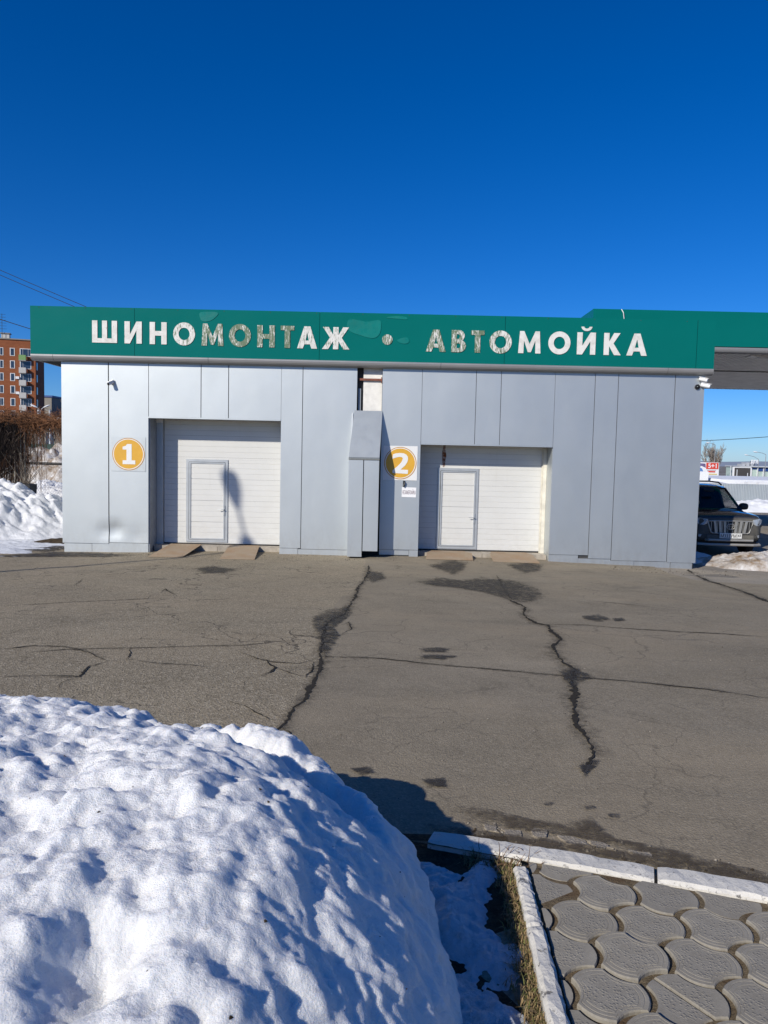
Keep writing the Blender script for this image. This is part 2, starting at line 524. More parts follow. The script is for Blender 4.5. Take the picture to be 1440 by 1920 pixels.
h = t.math('MULTIPLY', t.ramp(vo.outputs['Distance'], .15, .5, 1, 0), inner)
nb = t.bump(t.noise(160, 3, .7), .5, .0025)
nb = t.bump(h, .6, .003, nb)
t.set(color=c, rough=.9, spec=.2, normal=nb)
m_tile = t.m

m_grass_a = simple('dead_grass_tan', (.25, .175, .085), .9, 0, .35, 20)
m_grass_b = simple('grass_olive', (.13, .13, .035), .85, 0, .3, 20)
m_twig = simple('weed_stem', (.15, .085, .045), .9, 0, .3, 20)
m_vine_d = simple('vine_bark_dark', (.060, .042, .032), .95, 0, .4, 3)
m_vine_r = simple('vine_shoot_rust', (.21, .095, .042), .95, 0, .35, 3)
m_bark = simple('grey_bark', (.16, .13, .10), .95, 0, .25, 2)
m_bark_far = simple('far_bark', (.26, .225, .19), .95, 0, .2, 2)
m_post = simple('weathered_post', (.28, .26, .22), .9, 0, .2, 8)
m_rail_dark = simple('dark_rail', (.03, .028, .026), .7)
m_wire = simple('cable_black', (.02, .02, .02), .6)
m_wiregrey = simple('galvanised_wire', (.30, .30, .30), .5, .5)

# brick
t = NT('red_brick_wall')
br = t.node('ShaderNodeTexBrick')
br.inputs['Scale'].default_value = 1.0
br.inputs['Brick Width'].default_value = .52; br.inputs['Row Height'].default_value = .16
br.inputs['Mortar Size'].default_value = .02
br.inputs['Color1'].default_value = (.27, .085, .033, 1); br.inputs['Color2'].default_value = (.33, .112, .046, 1)
br.inputs['Mortar'].default_value = (.19, .085, .05, 1)
t.l(t.mapping((1, 1, 1), rot=(math.radians(90), 0, 0)), br.inputs['Vector'])
c = t.mix(t.math('MULTIPLY', t.ramp(t.noise(.25, 5), .4, .7), .5), br.outputs['Color'], (.20, .065, .030))
t.set(color=c, rough=.9, spec=.2)
m_brick = t.m
m_frame_white = simple('white_window_frame', (.72, .72, .70), .6)
m_glass_dark = simple('window_glass', (.030, .045, .075), .08, 0, .4, .3, spec=.6)
m_balc_grey = simple('balcony_grey', (.50, .49, .46), .8, 0, .08)
m_balc_green = simple('balcony_green', (.19, .33, .12), .8, 0, .1)
m_grey_wall = simple('grey_render_wall', (.24, .225, .20), .9, 0, .1, .3)
m_brown_wall = simple('brown_shed_wall', (.17, .145, .12), .9, 0, .12, .5)
m_green_fence = simple('dark_green_fence', (.02, .055, .045), .7)
m_pale_metal = simple('pale_metal', (.58, .60, .61), .5, .2, .06)
t = NT('corrugated_galvanised')
c = t.mix(t.ramp(t.noise(.7, 4), .3, .7), (.40, .44, .46), (.48, .52, .53))
t.set(color=c, rough=.45, metal=.45)
m_corr = t.m
m_glass_pale = simple('pale_green_glass', (.42, .52, .47), .25, 0, .15, .4)
m_blue_band = simple('blue_sign_band', (.02, .06, .22), .5)
m_led = simple('dark_led_screen', (.055, .050, .047), .6, 0, .15, .6)
m_red = simple('red_print', (.62, .055, .03), .55, 0, .05)
m_white_print = simple('white_print', (.76, .77, .78), .55, 0, .03)
m_blue_print = simple('blue_print', (.10, .22, .50), .55, 0, .3, 1.5)
m_purple_print = simple('violet_print', (.16, .13, .26), .55, 0, .3, 1.5)
m_yellow_print = simple('yellow_print', (.62, .48, .06), .55)
m_hill = simple('haze_tinted_hill', (.24, .28, .34), 1, 0, .1, .004)  # bluish haze of distance is mixed into the hill colour
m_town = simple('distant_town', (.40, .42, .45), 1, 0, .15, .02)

# car
t = NT('dusty_black_paint')
so = t.node('ShaderNodeSeparateXYZ'); t.l(t.tc.outputs['Object'], so.inputs[0])
n = t.noise(5, 6, .65)
hgt = t.ramp(so.outputs['Z'], 1.00, 1.10, 1, .02)
fr = t.ramp(so.outputs['Y'], .15, 1.0, 1, .35)
f = t.math('MULTIPLY', t.math('MULTIPLY', hgt, fr), t.ramp(n, .2, .65, .35, 1))
c = t.mix(f, (.006, .008, .018), (.118, .112, .094))
t.set(color=c, rough=t.ramp(f, 0, .8, .10, .85), spec=.5, coat=t.ramp(f, 0, .5, 1, 0), coat_rough=.04)
m_carpaint = t.m
t = NT('tinted_glass')
t.set(color=(.010, .014, .016), rough=.03, spec=.6, alpha=.62)
m_carglass = t.m
m_glass_rear = simple('privacy_glass', (.006, .007, .009), .05, 0, 0)
m_carblack = simple('car_black_trim', (.018, .018, .018), .65, 0, .2)
m_interior = simple('car_interior', (.022, .020, .020), .9)
m_grille = simple('dusty_chrome', (.40, .39, .355), .42, .55, .15, 9)
m_lamp_glass = simple('headlamp_glass', (.46, .49, .51), .18, .25, .2, 14)
m_tyre = simple('tyre_rubber', (.025, .024, .022), .9)
m_rim = simple('alloy_rim', (.35, .35, .34), .4, .7)
m_plate = simple('number_plate', (.66, .66, .63), .55, 0, .06, 10)
m_plate_ink = simple('plate_ink', (.02, .02, .02), .6)
m_tube = simple('dusty_steel_tube', (.36, .35, .32), .5, .4, .1)
m_green_glassfar = simple('side_glass', (.05, .08, .08), .05)
m_soffit = simple('canopy_soffit_strip', (.88, .87, .85), .4, 0, .12, 2)
m_soffit_dark = simple('canopy_soffit_gap', (.03, .03, .03), .9)
m_lampfit = simple('flat_lamp_diffuser', (.72, .73, .74), .5)
m_lamp_metal = simple('lamp_post_metal', (.33, .34, .35), .5, .4)

t = NT('open_ground')
c = t.mix(t.ramp(t.noise(.08, 6, .65), .35, .65), (.13, .115, .095), (.20, .185, .165))
c = t.mix(t.math('MULTIPLY', t.ramp(t.noise(.05, 6, .7), .56, .66), .75), c, (.62, .63, .65))
t.set(color=c, rough=.95, spec=.15)
m_ground = t.m
# ================================================================== GROUND
def strip_sheet(name, ys, xl, xr, nx, dz, mat, amp=.012, kind='structure', seed=3, parent=None):
    ys = np.asarray(ys, float)
    T = np.linspace(0, 1, nx)
    X = np.array([[xl(y) + (xr(y) - xl(y)) * q for q in T] for y in ys])
    Y = np.repeat(ys[:, None], nx, 1)
    Z = gz(X, Y) + dz + amp * fbm(X * .45, Y * .45, 3, seed)
    me = grid_mesh(name, X, Y, Z, mat)
    o = link(name, me, parent)
    if kind: o['kind'] = kind
    return o

def lot_noise(x, y): return .012 * float(fbm(np.array(x * .45), np.array(y * .45), 3, 3))
def surf(x, y, dz=0.0): return gzf(x, y) + lot_noise(x, y) + dz

# base terrain to the horizon (thin old snow and earth)
ys = np.concatenate([np.linspace(-400, -40, 10), np.linspace(-30, 60, 46), np.linspace(70, 400, 24), np.linspace(500, 4000, 14)])
xs = np.concatenate([np.linspace(-3500, -200, 12), np.linspace(-150, 150, 61), np.linspace(200, 3500, 12)])
X, Y = np.meshgrid(xs, ys)
ground = link('ground', grid_mesh('ground', X, Y, gz(X, Y) - .06, m_ground))
setp(ground, kind='structure')

def bx(y):      # seam between the old and the newer asphalt follows the long crack
    return float(np.interp(y, [-16, -13, -10.5, -9, -7, -5.5, -1.8, 0, 4], [-.95, -.70, -.57, -.52, -.68, -.40, -.38, -.38, -.38])) + .03 * math.sin(y * 7) * (1 if y < -2 else 0)
def kerb_back(x): return -14.35 - (x - .28) * .337
ysl = np.concatenate([np.linspace(-14.6, 0.9, 110)])
old_asphalt = strip_sheet('old_asphalt', np.linspace(-14.9, 1.2, 120), lambda y: -26 + (6 if y > -.5 else 0) * 0, bx, 60, 0, m_asph_old)
def xr_new(y): return 32.0
new_asphalt = strip_sheet('new_asphalt', np.linspace(-19.6, 0.9, 150), lambda y: bx(y) if y > -14.8 else .3, lambda y: 6.4 + 26 * min(1, max(0, (-y - 2.5) / 4)) if y > -6.4 else 32.0, 60, 0, m_asph_new)
# road beside and behind the building, gravelly old asphalt
side_road = strip_sheet('side_road', np.linspace(-7.5, 36, 70), lambda y: 3.0, lambda y: 60.0, 50, -.012, m_asph_far, .006)
rear_yard = strip_sheet('rear_yard', np.linspace(1.2, 30, 30), lambda y: -9.0, lambda y: 3.2, 10, -.02, m_asph_far, .006)

# lawn soil by the kerb and under the snow pile, and ground behind the viewer
soil = strip_sheet('lawn_soil', np.linspace(-30, -14.32, 60), lambda y: -14, lambda y: .64, 60, .006, m_soil, .008, seed=8)

def ribbon(pts, w, dz, name, mat, parent, step=.035, seed=0, jag=.5):
    r = random.Random(seed)
    P = [Vector((a, b, 0)) for a, b in pts]
    line = []
    for a, b in zip(P[:-1], P[1:]):
        n = max(1, int((b - a).length / step))
        for i in range(n): line.append(a.lerp(b, i / n))
    line.append(P[-1])
    n = len(line)
    off1 = 0; mb = MB(); v = []
    for i, p in enumerate(line):
        d = line[min(i + 1, n - 1)] - line[max(i - 1, 0)]
        d.normalize(); nrm = Vector((-d.y, d.x, 0))
        off1 = off1 * .86 + r.uniform(-1, 1) * min(max(w, .022), .030) * jag * .8
        q = p + nrm * off1
        taper = min(1, (i + .3) / 5, (n - 1 - i + .3) / 5)
        vary = .35 + 1.1 * abs(math.sin(i * .13 + seed) * math.sin(i * .041 + 2 * seed))
        wl_ = w * .5 * taper * vary * r.uniform(.3, 1.3); wr_ = w * .5 * taper * vary * r.uniform(.3, 1.3)
        for s, ww in ((1, wl_), (-1, wr_)):
            e = q + nrm * s * max(ww, .0025)
            v.append((e.x, e.y, surf(e.x, e.y, dz)))
    f = [(2 * i, 2 * i + 1, 2 * i + 3, 2 * i + 2) for i in range(n - 1)]
    mb.add(v, f)
    o = mb.build(name, mat, parent)
    return o

CRACKS = [
  (0.050, [(-0.31, -1.82), (-0.29, -3.74), (-0.39, -5.6), (-0.43, -7.03), (-0.5, -7.96), (-0.67, -8.76), (-0.64, -9.73), (-0.61, -10.38), (-0.56, -10.72), (-0.56, -11.14), (-0.58, -11.59), (-0.61, -12.0), (-0.65, -12.35), (-0.67, -12.67), (-0.69, -12.9), (-0.76, -13.16)]),
  (0.020, [(-0.67, -12.76), (-0.6, -12.84), (-0.59, -12.98)]),
  (0.020, [(-0.66, -12.69), (-0.73, -12.81), (-0.77, -12.96)]),
  (0.020, [(-0.49, -8.81), (-0.4, -8.58), (-0.37, -9.08), (-0.45, -9.41)]),
  (0.060, [(1.94, -6.39), (2.05, -7.14), (1.93, -7.62), (1.93, -8.36), (2.07, -8.49), (2.02, -9.43), (1.83, -9.88), (1.78, -10.39), (1.83, -10.82), (1.73, -11.13), (1.63, -11.66), (1.52, -12.05), (1.45, -12.52), (1.44, -12.87), (1.41, -13.17), (1.35, -13.29), (1.25, -13.47)]),
  (0.022, [(-0.6, -10.5), (0.03, -10.55), (0.64, -10.78), (1.23, -10.94), (1.69, -11.09), (2.32, -11.26), (2.82, -11.43), (3.26, -11.73)]),
  (0.022, [(1.98, -8.43), (2.59, -8.42), (2.94, -8.59), (3.8, -8.76), (4.65, -8.95)]),
  (0.020, [(-3.79, -10.53), (-3.55, -10.31), (-3.22, -10.33), (-2.89, -10.54), (-2.57, -10.91), (-2.38, -10.81)]),
  (0.022, [(-3.27, -11.56), (-2.92, -11.48), (-2.59, -11.5), (-2.66, -11.13), (-2.57, -10.93)]),
  (0.020, [(-2.61, -11.88), (-2.65, -11.68), (-2.59, -11.5)]),
  (0.016, [(-3.42, -10.59), (-3.16, -10.47), (-2.51, -10.33), (-2.0, -10.2), (-1.47, -10.1), (-0.9, -9.76)]),
  (0.016, [(-2.41, -10.81), (-2.06, -10.95), (-1.54, -11.06)]),
  (0.022, [(-1.42, -10.39), (-1.22, -10.61), (-1.04, -10.77), (-0.78, -10.81), (-0.64, -10.6)]),
  (0.022, [(-1.11, -10.69), (-0.98, -11.01), (-1.0, -11.21), (-1.04, -11.37)]),
  (0.016, [(-5.06, -8.02), (-4.38, -7.56), (-3.74, -7.27), (-3.13, -6.88)]),
  (0.020, [(-1.17, -12.16), (-1.02, -12.29), (-0.91, -12.44), (-0.79, -12.58)]),
  (0.014, [(-2.54, -10.33), (-2.47, -10.57), (-2.41, -10.81)]),
  (0.020, [(-0.98, -11.01), (-0.73, -11.3), (-0.57, -11.36)]),
  (0.014, [(1.97, -6.38), (2.06, -5.15), (2.21, -3.18)]),
  (0.012, [(3.15, -6.16), (3.54, -6.36), (4.05, -6.79)]),
  (0.012, [(-4.94, -5.79), (-5.17, -4.88)]),
  (0.014, [(-3.37, -6.46), (-3.43, -5.98), (-3.05, -6.76)]),
  (0.020, [(-0.66, -10.73), (-0.64, -11.14), (-0.66, -11.37)]),
  (0.100, [(7.13, -0.19), (6.66, -2.48), (6.57, -3.86), (6.28, -5.71)]),
]
STAINS = [
  [(0.69, -4.58), (1.12, -3.79), (1.48, -4.19), (1.83, -3.71), (2.39, -3.98), (2.57, -5.04), (2.55, -5.69), (2.18, -6.46), (1.91, -6.34), (1.6, -5.57), (1.29, -5.17), (0.94, -5.04)],
  [(1.04, -1.51), (1.55, -0.58), (1.85, -0.86), (1.64, -2.2), (1.39, -3.03), (1.18, -2.32)],
  [(2.83, -0.96), (3.34, -0.47), (3.59, -0.74), (3.28, -1.89), (2.92, -2.41)],
  [(-0.86, -8.41), (-0.74, -7.91), (-0.49, -7.52), (-0.41, -8.03), (-0.57, -9.03), (-0.48, -9.47), (-0.55, -10.35), (-0.64, -10.26), (-0.68, -9.59), (-0.81, -8.96)],
  [(-3.65, -3.01), (-3.43, -2.57), (-2.9, -3.1), (-2.97, -3.75), (-3.31, -3.8)],
  [(0.41, -10.11), (0.57, -10.02), (0.72, -10.05), (0.64, -10.21), (0.47, -10.23)],
  [(0.4, -10.4), (0.57, -10.34), (0.74, -10.39), (0.61, -10.52), (0.43, -10.52)],
  [(2.71, -7.76), (2.96, -7.6), (3.03, -7.88), (2.83, -8.16), (2.7, -8.02)],
  [(3.08, -7.88), (3.23, -7.77), (3.22, -7.98), (3.06, -8.08)],
  [(1.68, -10.94), (1.83, -10.82), (1.91, -11.01), (1.92, -11.15), (1.78, -11.27), (1.66, -11.53), (1.67, -11.23)],
  [(1.25, -13.37), (1.32, -13.25), (1.39, -13.27), (1.31, -13.41), (1.23, -13.54)],
  [(-0.29, -3.03), (-0.03, -3.16), (0.05, -4.09), (-0.16, -4.66), (-0.31, -4.07)],
  [(-1.35, -3.49), (-0.96, -3.24), (-0.77, -3.82), (-1.13, -4.21)],
  [(-0.16, -13.48), (-0.06, -13.45), (-0.03, -13.53), (-0.11, -13.57)],
  [(0.27, -13.63), (0.38, -13.6), (0.39, -13.71), (0.29, -13.73)],
  [(1.12, -13.96), (1.17, -13.96), (1.17, -13.99), (1.12, -14.0)],
  [(1.22, -14.05), (1.28, -14.05), (1.27, -14.09), (1.22, -14.09)],
  [(0.91, -13.92), (0.96, -13.92), (0.94, -13.96), (0.9, -13.96)],
  [(3.03, -4.21), (3.39, -3.87), (3.43, -4.33), (3.07, -4.85)],
  [(-2.56, -11.22), (-2.45, -11.11), (-2.35, -11.33), (-2.44, -11.42)],
  [(0.35, -13.61), (0.5, -13.64), (0.68, -13.73), (0.57, -13.82), (0.4, -13.77)],
  [(0.44, -13.99), (0.63, -14.03), (0.81, -14.14), (0.97, -14.18), (1.12, -14.12), (1.17, -14.33), (1.36, -14.4), (1.56, -14.52), (1.78, -14.63), (1.74, -14.73), (1.46, -14.6), (1.25, -14.48), (0.98, -14.33), (0.73, -14.26), (0.53, -14.18)],
]

for i, (w, pts) in enumerate(CRACKS):
    par = old_asphalt if sum(p[0] for p in pts) / len(pts) < -.45 else new_asphalt
    ribbon(pts, w * (.85 if w > .03 else .95), .005 + .0006 * (i % 5), 'crack', m_crack, par, seed=i)

def halo(pts, w, dz, parent, seed):
    r = random.Random(seed); P = [Vector(p) for p in pts]; line = []
    for a, b in zip(P[:-1], P[1:]):
        n = max(1, int((b - a).length / .12))
        for i in range(n): line.append(a.lerp(b, i / n))
    line.append(P[-1]); n = len(line); v = []; e = []
    for i, p in enumerate(line):
        d = (line[min(i + 1, n - 1)] - line[max(i - 1, 0)]).normalized(); nn = Vector((-d.y, d.x))
        tp = min(1, i / 3, (n - 1 - i) / 3)
        for s, ed in ((-1, 0), (0, .85 * tp), (1, 0)):
            q = p + nn * s * w * r.uniform(.5, 1.2); v.append((q.x, q.y, surf(q.x, q.y, dz))); e.append(ed)
    f = []
    for i in range(n - 1):
        for k in range(2): f.append((3 * i + k, 3 * i + k + 1, 3 * i + k + 4, 3 * i + k + 3))
    me = MB().add(v, f).mesh('crack_edge', m_halo, WL[parent.as_pointer()])
    at = me.attributes.new('edge', 'FLOAT', 'POINT'); at.data.foreach_set('value', e)
    return link('crack_edge', me, parent)
for i, (w, pts) in enumerate(CRACKS):
    par = old_asphalt if sum(p[0] for p in pts) / len(pts) < -.45 else new_asphalt
    halo(pts, .05 + w * 2.6, .0032 + .0002 * (i % 4), par, 70 + i)

def blob(pts, dz, name, mat, parent, grow=.18, plane=None):
    """flat mark with soft ragged rim: inner outline edge=1, outer ring edge=0"""
    n = len(pts)
    c = Vector((sum(p[0] for p in pts) / n, sum(p[1] for p in pts) / n))
    # resample
    R = []
    for i in range(n):
        a = Vector(pts[i]); b = Vector(pts[(i + 1) % n])
        for k in range(3): R.append(a.lerp(b, k / 3))
    v = []; e = []
    N = len(R)
    for ring, (s, ed) in enumerate(((.0, 1.0), (.5, .92), (1.0, .50), (1.0 + grow, 0.0))):
        if ring == 0:
            v.append(c); e.append(1.0)
        else:
            for p in R: v.append(c + (p - c) * s); e.append(ed)
    f = [(0, 1 + i, 1 + (i + 1) % N) for i in range(N)]
    for k in range(2):
        b0 = 1 + k * N; b1 = b0 + N
        f += [(b0 + i, b1 + i, b1 + (i + 1) % N, b0 + (i + 1) % N) for i in range(N)]
    mb = MB()
    if plane: mb.add([plane(p.x, p.y) for p in v], f)
    else: mb.add([(p.x, p.y, surf(p.x, p.y, dz)) for p in v], f)
    off = WL[parent.as_pointer()]
    me = mb.mesh(name, mat, off)
    at = me.attributes.new('edge', 'FLOAT', 'POINT')
    at.data.foreach_set('value', e)
    return link(name, me, parent)

DROP = (12, 18, 19, 20)
for i, pts in enumerate(STAINS):
    if i in DROP: continue
    par = old_asphalt if sum(p[0] for p in pts) / len(pts) < -.45 else new_asphalt
    last = i == len(STAINS) - 1
    blob(pts, .0095 + .0007 * (i % 4), 'dirt_band' if last else 'damp_stain', m_dirt_edge if last else m_damp, par, .3 if last else (.35 if i in (0, 3) else .6))
for pts in ([(-8.9, -1.15), (-8.2, -.5), (-7.6, -.1), (-6.6, -.25), (-5.8, -.5), (-6.2, -.85), (-7.4, -.95)], [(-7.9, -.1), (-7.62, .9), (-8.3, 1.2), (-8.7, .3)]):
    blob(pts, .0125, 'damp_stain', m_damp, old_asphalt, .5)
# dirt along the kerb foot
kb = [(.30, -14.30), (.9, -14.46), (1.5, -14.66), (2.1, -14.87), (2.1, -14.97), (1.5, -14.77), (.9, -14.58), (.30, -14.38)]
kb = [(x, y + .085) for x, y in kb]
blob(kb, .0135, 'dirt_band', m_dirt_edge, new_asphalt, .12)
for i, ch in enumerate([[(0.63, -14.24), (0.72, -14.25), (0.73, -14.33), (0.64, -14.33)], [(0.78, -14.23), (0.86, -14.25), (0.85, -14.34), (0.77, -14.34)], [(0.89, -14.28), (1.03, -14.35), (1.04, -14.43), (0.91, -14.41)], [(1.03, -14.36), (1.1, -14.38), (1.14, -14.44), (1.05, -14.45)], [(0.54, -14.18), (0.61, -14.19), (0.61, -14.28), (0.55, -14.27)], [(1.2, -14.44), (1.3, -14.47), (1.31, -14.53), (1.22, -14.52)]]):
    r = random.Random(i + 40); mb = MB()
    c = Vector((sum(p[0] for p in ch) / 4, sum(p[1] for p in ch) / 4))
    out = []
    for a in range(4):
        p, q = Vector(ch[a]), Vector(ch[(a + 1) % 4])
        for k in range(4):
            m_ = p.lerp(q, k / 4 + r.uniform(-.06, .06)); out.append(c + (m_ - c) * r.uniform(.72, 1.15))
    h = r.uniform(.006, .012)
    mb.prism([(p.x, p.y) for p in out], lambda x, y: (x, y, surf(x, y, -.01)), lambda x, y, h=h, c=c: (c.x + (x - c.x) * .93, c.y + (y - c.y) * .93, surf(x, y, h)))
    mb.build('concrete_chip', m_asph_far, new_asphalt)
# ================================================================== CAR WASH BUILDING
B = thing('car_wash_building', 'low silver panelled tyre shop and car wash with green sign fascia', 'building', (0, 0, 0))

def panel(x0, x1, z0, z1, y=0.0, dents=(), parent=None, name='wall_panel', mat=None, th=.035, seed=0, tilt=0.0):
    nx = max(2, int((x1 - x0) / .11)); nz = max(2, int((z1 - z0) / .13))
    xs = np.linspace(x0, x1, nx + 1); zs = np.linspace(z0, z1, nz + 1)
    X, Z = np.meshgrid(xs, zs)
    bub = np.sin(np.pi * (X - x0) / (x1 - x0)) * np.sin(np.pi * (Z - z0) / (z1 - z0))
    Yv = y + bub * (.004 * perlin(X * .9 + seed * 7.7, Z * .6, 5) + .0012 * perlin(X * 2.6, Z * 2.1, 9)) + tilt * (X - x0)
    for (dx, dz, r, a) in dents:
        Yv = Yv + a * np.exp(-(((X - dx) / r) ** 2 + ((Z - dz) / (r * .75)) ** 2))
    mb = MB()
    W = nx + 1
    v = [(X[j, i], Yv[j, i], Z[j, i]) for j in range(nz + 1) for i in range(nx + 1)]
    f = [(j * W + i, j * W + i + 1, (j + 1) * W + i + 1, (j + 1) * W + i) for j in range(nz) for i in range(nx)]
    mb.add(v, f)
    # returned edges
    rim = [i for i in range(nx + 1)] + [j * W + nx for j in range(1, nz + 1)] + [nz * W + i for i in range(nx - 1, -1, -1)] + [j * W for j in range(nz - 1, 0, -1)]
    b = len(mb.v); n = len(rim)
    mb.v += [(mb.v[k][0], y + th, mb.v[k][2]) for k in rim]
    e = len(mb.v); mb.v += [mb.v[k] for k in rim]          # own verts: crisp edge
    fs = [(e + i, b + i, b + (i + 1) % n, e + (i + 1) % n) for i in range(n)]
    mb.f += fs; mb.mi += [0] * len(fs)
    off = WL[(parent or B).as_pointer()]
    me = mb.mesh(name, mat or m_panel, off)
    me.polygons.foreach_set('use_smooth', [True] * len(f) + [False] * len(fs)); me.update()
    return link(name, me, parent or B)

TOP = 4.40
g = .007
panel(-7.56, -6.478, .10, TOP, dents=[(-6.56, .40, .15, .030)], seed=1)
panel(-6.455, -5.54, .13, TOP, dents=[(-6.33, .42, .17, .042), (-5.85, .30, .2, .012)], seed=2)
panel(-5.528, -4.322, 3.10, TOP, seed=3)
panel(-4.305, -3.682, 3.10, TOP, seed=4)
panel(-3.665, -2.452, 3.10, TOP, seed=5)
panel(-2.446, -1.957, .09, TOP, seed=6)
panel(-1.942, -.69, .075, TOP, seed=7)
panel(-.10, .818, .11, TOP, seed=8)
panel(.826, 2.070, 2.62, TOP, seed=9)
panel(2.082, 2.650, 2.62, TOP, seed=10)
panel(2.662, 3.903, 2.62, TOP, seed=11)
panel(3.910, 4.828, .075, TOP, seed=12)
panel(4.840, 5.366, .0, TOP, seed=13, y=-.004)
panel(5.380, 6.683, -.035, TOP, seed=14)
panel(6.697, 7.37, -.055, TOP, seed=15)
# right return and left return side panels
def side_panels(x, s, zb):
    for i, (a, b) in enumerate([(0.036, 1.3), (1.312, 2.6), (2.612, 3.9), (3.912, 5.2), (5.212, 6.5), (6.512, 7.8)]):
        MB().box(min(x, x + s * .035), max(x, x + s * .035), a, b, zb, TOP).build('wall_panel', m_panel, B)
side_panels(7.335, 1, -.05); side_panels(-7.525, -1, .1)
# bright folded edge under the lintels
MB().box(-5.54, -2.452, -.012, .03, 3.065, 3.098).build('lintel_flashing', m_panel, B)
MB().box(.826, 3.903, -.010, .03, 2.590, 2.618).build('lintel_flashing', m_panel, B)
# load-bearing wall behind the cladding (openings left for the two gates)
w = MB()
for (a, b, z0, z1) in [(-7.52, -5.56, -.4, 5.0), (-2.44, -.70, -.4, 5.0), (-.095, .80, -.4, 5.0), (3.92, 7.33, -.4, 5.0), (-5.56, -2.44, 3.12, 5.0), (.80, 3.92, 2.64, 5.0)]:
    w.box(a, b, .04, .30, z0, z1)
w.box(-.70, -.095, .16, .30, -.4, 5.0)
w.build('front_wall', m_wallback, B)
MB().box(-7.52, -7.30, .30, 7.8, -.4, 5.0).build('side_wall', m_wallback, B)
MB().box(7.11, 7.33, .30, 7.8, -.4, 5.0).build('side_wall', m_wallback, B)
MB().box(-7.52, 7.33, 7.8, 8.05, -.4, 5.0).build('rear_wall', m_panel_dark, B)
MB().box(-8.1, 7.42, .0, 8.3, 5.0, 5.12).build('roof', m_roof, B)

# plinth strips of cut panel
for (a, b, z0, z1, y) in [(-7.53, -6.88, -.17, .092, .020), (-6.87, -5.545, -.20, .120, .016), (-2.45, -2.02, -.11, .082, .004), (-2.012, -.62, -.16, .066, .008),
                          (-.095, .60, -.02, .10, .03), (.606, .818, -.11, .10, .012), (3.912, 4.60, -.14, .066, .010), (4.605, 5.37, -.16, -.008, .016),
                          (5.20, 5.92, -.16, -.043, .004), (5.93, 6.78, -.22, -.044, .018), (6.79, 7.30, -.26, -.063, .008)]:
    MB().box(a, b, y, y + .03, z0, z1).build('plinth_panel', m_panel, B)

# opened slot with old wall showing
MB().box(-.545, -.108, .10, .155, 3.2, 4.5).build('exposed_wall', m_plaster, B)
w = MB().box(-.63, -.10, .045, .085, 4.045, 4.095)
w.box(-.135, -.115, .02, .085, 4.0, 4.13)
w.build('rusty_bar', m_rustbar, B)
MB().box(-.66, -.60, .09, .15, 3.0, 3.86).build('hidden_pipe', m_panel_dark, B)

# pipe casing with sloped hood
PC = MB()
PC.hexa([(-.83, -.475, 2.235), (-.13, -.475, 2.235), (-.095, -.004, 3.30), (-.735, -.004, 3.30)],
        [(-.83, -.490, 2.262), (-.13, -.490, 2.262), (-.088, -.012, 3.345), (-.738, -.012, 3.345)])
hood = PC.build('casing_hood', m_panel_dark, B)
w = MB().hexa([(-.83, -.482, 2.205), (-.13, -.482, 2.205), (-.13, -.470, 2.205), (-.83, -.470, 2.205)], [(-.835, -.494, 2.232), (-.125, -.494, 2.232), (-.13, -.470, 2.234), (-.83, -.470, 2.234)])
w.build('casing_flashing', m_panel, B)
MB().prism([(-.475, 2.20), (-.01, 2.20), (-.01, 3.29)], lambda y, z: (-.16, y, z), lambda y, z: (-.135, y, z)).build('casing_cheek', m_panel, B)
MB().prism([(-.475, 2.20), (-.01, 2.20), (-.01, 3.29)], lambda y, z: (-.80, y, z), lambda y, z: (-.765, y, z)).build('casing_cheek', m_panel, B)
MB().box(-.828, -.497, -.470, -.440, -.02, 2.203).build('casing_panel', m_panel, B)
MB().box(-.478, -.135, -.466, -.436, .115, 2.203).build('casing_panel', m_panel, B)
MB().box(-.828, -.800, -.439, -.004, -.02, 2.199).build('casing_side', m_panel, B)
MB().box(-.160, -.135, -.435, -.004, .115, 2.199).build('casing_side', m_panel, B)
MB().box(-.79, -.17, -.42, -.01, .14, 2.19).build('casing_frame', m_wallback, B)

# ---- fascia
FX0, FX1, FZ0, FZ1, FY = -8.20, 7.50, 4.465, 5.555, -.15
FA = MB().box(FX0 + .02, FX1 - .02, FY + .02, FY + .06, FZ0 + .01, FZ1 - .01).build('fascia', m_wallback, B)
seams = [FX0, -5.81, -1.567, 2.683, 7.086, FX1]
for i in range(5):
    a, b = seams[i] + (.004 if i else 0), seams[i + 1] - (.004 if i < 4 else 0)
    nx, nz = max(3, int((b - a) / .35)), 6
    X, Z = np.meshgrid(np.linspace(a, b, nx), np.linspace(FZ0, FZ1, nz))
    Yv = FY + .004 * perlin(X * .7 + 3 * i, Z * 1.3, 21)
    mb = MB(); W = nx
    mb.add([(X[j, k], Yv[j, k], Z[j, k]) for j in range(nz) for k in range(nx)], [(j * W + k, j * W + k + 1, (j + 1) * W + k + 1, (j + 1) * W + k) for j in range(nz - 1) for k in range(nx - 1)])
    off = WL[FA.as_pointer()]
    mb.add([(a, FY + .004, FZ1 + .0005), (b, FY + .004, FZ1 + .0005), (b, FY + .08, FZ1 + .0005), (a, FY + .08, FZ1 + .0005)], [(0, 1, 2, 3)])
    me = mb.mesh('fascia_panel', m_green, off, True)
    link('fascia_panel', me, FA)
# rivet heads
for i, x in enumerate(np.arange(-8.0, 7.4, 1.06)):
    for z in (FZ1 - .03,):
        MB().lathe((x, FY + .004, z), (0, -1, 0), [(0, .011), (.006, .009), (.008, .003)], 8).build('rivet', m_wallback, FA)
